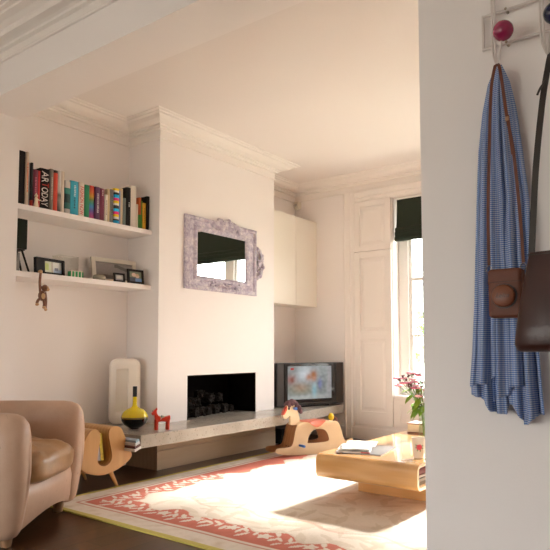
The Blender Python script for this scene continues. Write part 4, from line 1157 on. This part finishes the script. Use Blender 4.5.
hook(.541, .522, (-.085, .500, 1.887), P('magenta_ball', (.29,.016,.075), .2, var=.05, coat=.2))
hook(.402, .384, (-.085, .360, 1.893), P('navy_ball', (.012,.018,.055), .16, coat=.3))
hook(.262, .244, (-.085, .220, 1.893), P('green_ball', (.02,.10,.05), .16, coat=.3))
m = MB()
for z_ in (1.878, 1.982):
    m.tube([(xr+.004, .508, z_+.001), (-.0005, .508, z_+.001)], .0045, 8); m.ball((xr-.003, .508, z_+.002), (.003,.005,.005), 8, 6)
m.build('fixing', P('fixing_brass', (.3,.24,.17), .4), T)

# scarf
def scarf_mat():
    m, nt, b = newmat('blue_striped_cotton')
    t_ = nt.nodes.new('ShaderNodeTexCoord'); s = nt.nodes.new('ShaderNodeSeparateXYZ'); nt.links.new(t_.outputs['UV'], s.inputs[0])
    def mth(op, a, b_=None):
        n = nt.nodes.new('ShaderNodeMath'); n.operation = op
        for i, q in enumerate((a, b_)):
            if q is None: continue
            if isinstance(q, (int, float)): n.inputs[i].default_value = q
            else: nt.links.new(q, n.inputs[i])
        return n.outputs[0]
    row = mth('SINE', mth('MULTIPLY', s.outputs['Y'], 2*PI*165))
    colm = mth('SINE', mth('MULTIPLY', s.outputs['X'], 2*PI*46))
    v = mth('ADD', row, mth('MULTIPLY', colm, .45))
    c = ramp(nt, mth('MULTIPLY_ADD', v, .35), [(0,(.085,.17,.42)), (.5,(.11,.21,.47)), (.62,(.38,.43,.56)), (1,(.50,.53,.60))])
    nt.links.new(c, b.inputs['Base Color']); b.inputs['Roughness'].default_value = .9
    b.inputs['Sheen Weight'].default_value = .1
    return m
SCM = scarf_mat()
import bisect
ZT = [1.797,1.747,1.667,1.545,1.39,1.24,1.10,.95,.85,.77,.70]
YL = [.531,.556,.575,.590,.599,.606,.612,.621,.630,.628,.628]
YR = [.513,.496,.483,.469,.453,.449,.440,.435,.429,.424,.422]
def interp(z_, tab):
    zs = [-q for q in ZT]; k = min(max(bisect.bisect(zs, -z_)-1, 0), len(ZT)-2)
    t_ = (ZT[k]-z_)/(ZT[k]-ZT[k+1]); return lerp(tab[k], tab[k+1], max(0, min(1, t_)))
m = MB()
def scarf_sheet(u0, u1, hem, xoff, folds, amp, ph, nu=120, nv=100, flare=0):
    base = len(m.v)
    def f(u, v):
        zb_ = hem(u); z_ = lerp(1.797, zb_, v)
        uu = lerp(u0, u1, u); spread = min(1, (1.797-z_)/.12)**.7
        y = lerp(interp(z_, YL), interp(z_, YR), uu)
        fo = sin(uu*PI*2*folds+ph+.5*sin(z_*5+ph)) + .45*sin(uu*PI*2*folds*2.3+ph*2+z_*2)
        x = XP-.044-xoff*spread-amp*1.25*spread*(.5+.6*(1.797-z_))*fo - .018*(1-spread)
        edge = min(1, (1-abs(2*uu-1))*4)
        x += .02*(1-edge)*spread
        y += .006*spread*sin(uu*PI*2*folds+ph+PI/2)+flare*v*v*(u-.5)
        return (min(x, XP-.006), y, z_)
    m.grid(f, nu, nv)
    w_ = nu+1
    for b_ in range(nv+1):
        for a in range(w_):
            i = base+b_*w_+a; z_ = m.v[i][2]; m.uv[i] = (lerp(u0, u1, a/nu), (1.8-z_))
HB = [(0,.815),(.22,.80),(.26,.770),(.48,.764),(.52,.800),(.60,.792),(.64,.766),(.72,.735),(.79,.738),(.86,.762),(1.01,.770)]
def hem_back(u):
    for (a, za), (b_, zb) in zip(HB, HB[1:]):
        if a <= u <= b_: return lerp(za, zb, (u-a)/(b_-a))
    return .77
def hem_left(u): return lerp(.838, .872, u)+.004*sin(u*9)
def hem_mid(u): return lerp(.80, .855, u)+.005*sin(u*11)
scarf_sheet(0, 1, hem_back, .0, 5.2, .013, .4)
scarf_sheet(.0, .46, hem_left, .020, 5.0, .012, 1.6)
scarf_sheet(.34, .80, hem_mid, .020, 5.6, .014, 2.9)
sc_ = m.build('scarf', SCM, smooth=80, solid=.0015, fix=False)
tag(sc_, 'long blue and white striped cotton scarf hanging from the coat rack', 'scarf')

# camera case
CXF = 1.750
T = thing('camera_case', 'small brown leather camera case hanging in front of the blue scarf', 'camera case', (CXF, .498, 1.040))
B((-.022,-.0455,0), (.022,.0455,.138)).build('case_body', BROWNL, T, bevel=.010, bseg=4)
m = MB().prism([(-.0225, .035*cos(2*PI*k/36), .060+.035*sin(2*PI*k/36)) for k in range(36)], (-.004,0,0)); m.build('lens_seam', P('seam_dark', (.03,.01,.006), .5), T)
R = [[(-.0225-d, r*cos(2*PI*k/36), .060+r*sin(2*PI*k/36)) for k in range(36)] for d, r in ((0,.0315),(.011,.0315),(.0155,.0305),(.018,.027),(.0215,.0))]
R[-1] = [(-.0425, .0005*cos(2*PI*k/36), .060+.0005*sin(2*PI*k/36)) for k in range(36)]
LC = MB().rings(R).build('lens_cover', CAPL, T, smooth=45)
text('Leica', .018, P('embossed', (.07,.018,.008), .4), LC, (-.0434, 0, .060), ((0,-1,0),(0,0,1),(-1,0,0)), name='embossed_script', ext=.0004, shear=.3)
m = MB().tube([(-.0222,-.046,.1), (-.0225,0,.1005), (-.0222,.046,.1)], .0009, 5); m.build('flap_seam', P('seam_dark2', (.04,.014,.008), .5), T)
STEEL = P('steel_ring', (.6,.58,.55), .25, 1)
for s in (1, -1):
    m = MB().tube([(-.002, s*.047+.0075*cos(2*PI*k/14), .140+.010*sin(2*PI*k/14)) for k in range(15)], .0014, 6); m.build('ring', STEEL, T, smooth=60)
    B((-.008, s*.0455-.004, .095), (.004, s*.0455+.004, .132)).build('lug', BROWNL, T, bevel=.002)
def strap(pts, w_, mat, T, name, thick=.0022):
    P_ = smoothpath(pts, 8); R = []
    for k, p in enumerate(P_):
        t_ = (P_[min(k+1,len(P_)-1)]-P_[max(k-1,0)]).normalized(); s = t_.cross(Vector((-1,0,0))).normalized(); n = t_.cross(s)
        R.append([p+s*w_/2+n*thick/2, p-s*w_/2+n*thick/2, p-s*w_/2-n*thick/2, p+s*w_/2-n*thick/2])
    return MB().rings(R).build(name, mat, T, smooth=40)
strap([(0,.047,.152), (-.004,.045,.30), (-.004,.037,.50), (.0,.030,.66), (.012,.021,.735), (.045,.026,.750)], .0085, BROWNL, T, 'strap')
strap([(0,-.047,.152), (-.004,-.044,.26), (-.004,-.030,.46), (0,-.012,.58), (.004,.0,.68), (.014,.010,.735), (.045,.026,.752)], .0085, BROWNL, T, 'strap')
m = MB(); m.box((-.0085,-.019,.560), (.002,-.010,.572)); m.build('buckle', P('buckle_tan', (.34,.2,.11), .4), T, bevel=.001)
strap([(-.004,-.016,.575), (-.008,-.022,.52), (-.006,-.028,.46)], .008, BROWNL, T, 'strap_end')

# tote bag
T = thing('tote_bag', 'dark brown leather shoulder bag hanging at right of the coat rack', 'bag', (1.688, -.027, .945))
R = []
for z_, yl, yr, hx_ in ((0,.470,.165,.030),(.004,.480,.155,.042),(.02,.487,.148,.050),(.07,.481,.15,.050),(.15,.468,.16,.036),(.23,.453,.17,.020),(.267,.446,.175,.012)):
    ring_ = []
    yc = (yl+yr)/2; hw = (yl-yr)/2
    for k in range(40):
        a = 2*PI*k/40; x = hx_*sgn(sin(a), .55); y = yc+hw*sgn(cos(a), .38)
        ring_.append((x+.004*sin(y*40+z_*20)*(z_ > .01)*(z_ < .2), y, z_+(.004*sin(y*11) if z_ > .2 else 0)))
    R.append(ring_)
R2 = [[(p[0]*.7, .31+(p[1]-.31)*.98, p[2]-.002) for p in R[-1]], [(p[0]*.7, .31+(p[1]-.31)*.98, p[2]-.06) for p in R[-1]]]
MB().rings(R+R2).build('bag_body', DARKL, T, smooth=60)
m = MB().tube([(-.0215, lerp(.447,.178,k/20), .2585+.004*sin(lerp(.447,.178,k/20)*11)) for k in range(21)], .0012, 5); m.build('top_seam', STRAPD, T)
strap([(-.002,.441,.235), (.0,.438,.30), (.012,.426,.50), (.04,.412,.68), (.07,.402,.785), (.098,.400,.832), (.117,.400,.838)], .016, STRAPD, T, 'strap', .003)
strap([(.01,.18,.235), (.012,.2,.32), (.018,.27,.55), (.03,.33,.72), (.08,.38,.81), (.117,.396,.840)], .016, STRAPD, T, 'strap', .003)
m = MB().tube(smoothpath([(.036,.424,.70), (.030,.414,.715), (.034,.400,.735)], 4), .003, 6); m.build('strap_keeper', STRAPD, T)
m = MB().ball((-.004,.438,.255), (.004,.005,.005), 8, 6); m.build('rivet', P('copper_rivet', (.3,.13,.06), .3, 1), T)

# ------------------------------------------------------------------ light
W = bpy.data.worlds.new('World'); sc.world = W; W.use_nodes = True
wn_ = W.node_tree; bg = wn_.nodes['Background']
tc = wn_.nodes.new('ShaderNodeTexCoord'); sp = wn_.nodes.new('ShaderNodeSeparateXYZ'); wn_.links.new(tc.outputs['Generated'], sp.inputs[0])
rp = wn_.nodes.new('ShaderNodeValToRGB'); rp.color_ramp.elements[0].position = .42; rp.color_ramp.elements[0].color = (.45,.42,.37,1)
rp.color_ramp.elements[1].position = .62; rp.color_ramp.elements[1].color = (1,.965,.97,1)
ad = wn_.nodes.new('ShaderNodeMath'); ad.operation = 'MULTIPLY_ADD'; ad.inputs[1].default_value = .5; ad.inputs[2].default_value = .5
wn_.links.new(sp.outputs['Z'], ad.inputs[0]); wn_.links.new(ad.outputs[0], rp.inputs[0]); wn_.links.new(rp.outputs[0], bg.inputs['Color'])
bg.inputs['Strength'].default_value = 16.5
sl = bpy.data.lights.new('sun', 'SUN'); sl.energy = 36; sl.angle = math.radians(9); sl.color = (1,.93,.86)
so = bpy.data.objects.new('sun', sl); COL.objects.link(so)
so.rotation_euler = Vector((-1, .14, -.71)).to_track_quat('-Z', 'Y').to_euler()
so.location = (12, 0, 8)
def portal(name, loc, d, sx_, sy):
    l = bpy.data.lights.new(name, 'AREA'); l.shape = 'RECTANGLE'; l.size = sx_; l.size_y = sy; l.cycles.is_portal = True
    o = bpy.data.objects.new(name, l); COL.objects.link(o); o.location = loc
    o.rotation_euler = Vector(d).to_track_quat('-Z', 'Z').to_euler(); return o
portal('window_portal', (XB+WT+.02, (WY0+WY1)/2, (WZ0+WZ1)/2), (-1,0,0), WY1-WY0, WZ1-WZ0)
portal('rear_window_portal', (RX-.22, (FY0+FY1)/2, (GZ0+GZ1)/2), (1,0,0), FY1-FY0, GZ1-GZ0)

# ------------------------------------------------------------------ camera
cam = bpy.data.cameras.new('camera'); co = bpy.data.objects.new('camera', cam); COL.objects.link(co)
co.location = (0, 0, .95); co.rotation_euler = (PI/2+.0627, 0, .6465-PI/2)
cam.sensor_width = 36; cam.lens = 606/550*36; cam.shift_x = (275-273)/550; cam.shift_y = (312-275)/550; cam.clip_start = .05
sc.camera = co
sc.view_settings.view_transform = 'Standard'; sc.view_settings.look = 'None'; sc.view_settings.gamma = 1; sc.view_settings.use_curve_mapping = False
sc.view_settings.exposure = -.08
cy = sc.cycles
cy.max_bounces = 12; cy.diffuse_bounces = 8; cy.glossy_bounces = 4; cy.transparent_max_bounces = 16; cy.transmission_bounces = 6
cy.caustics_reflective = False; cy.caustics_refractive = False; cy.sample_clamp_indirect = 8
cy.use_denoising = True
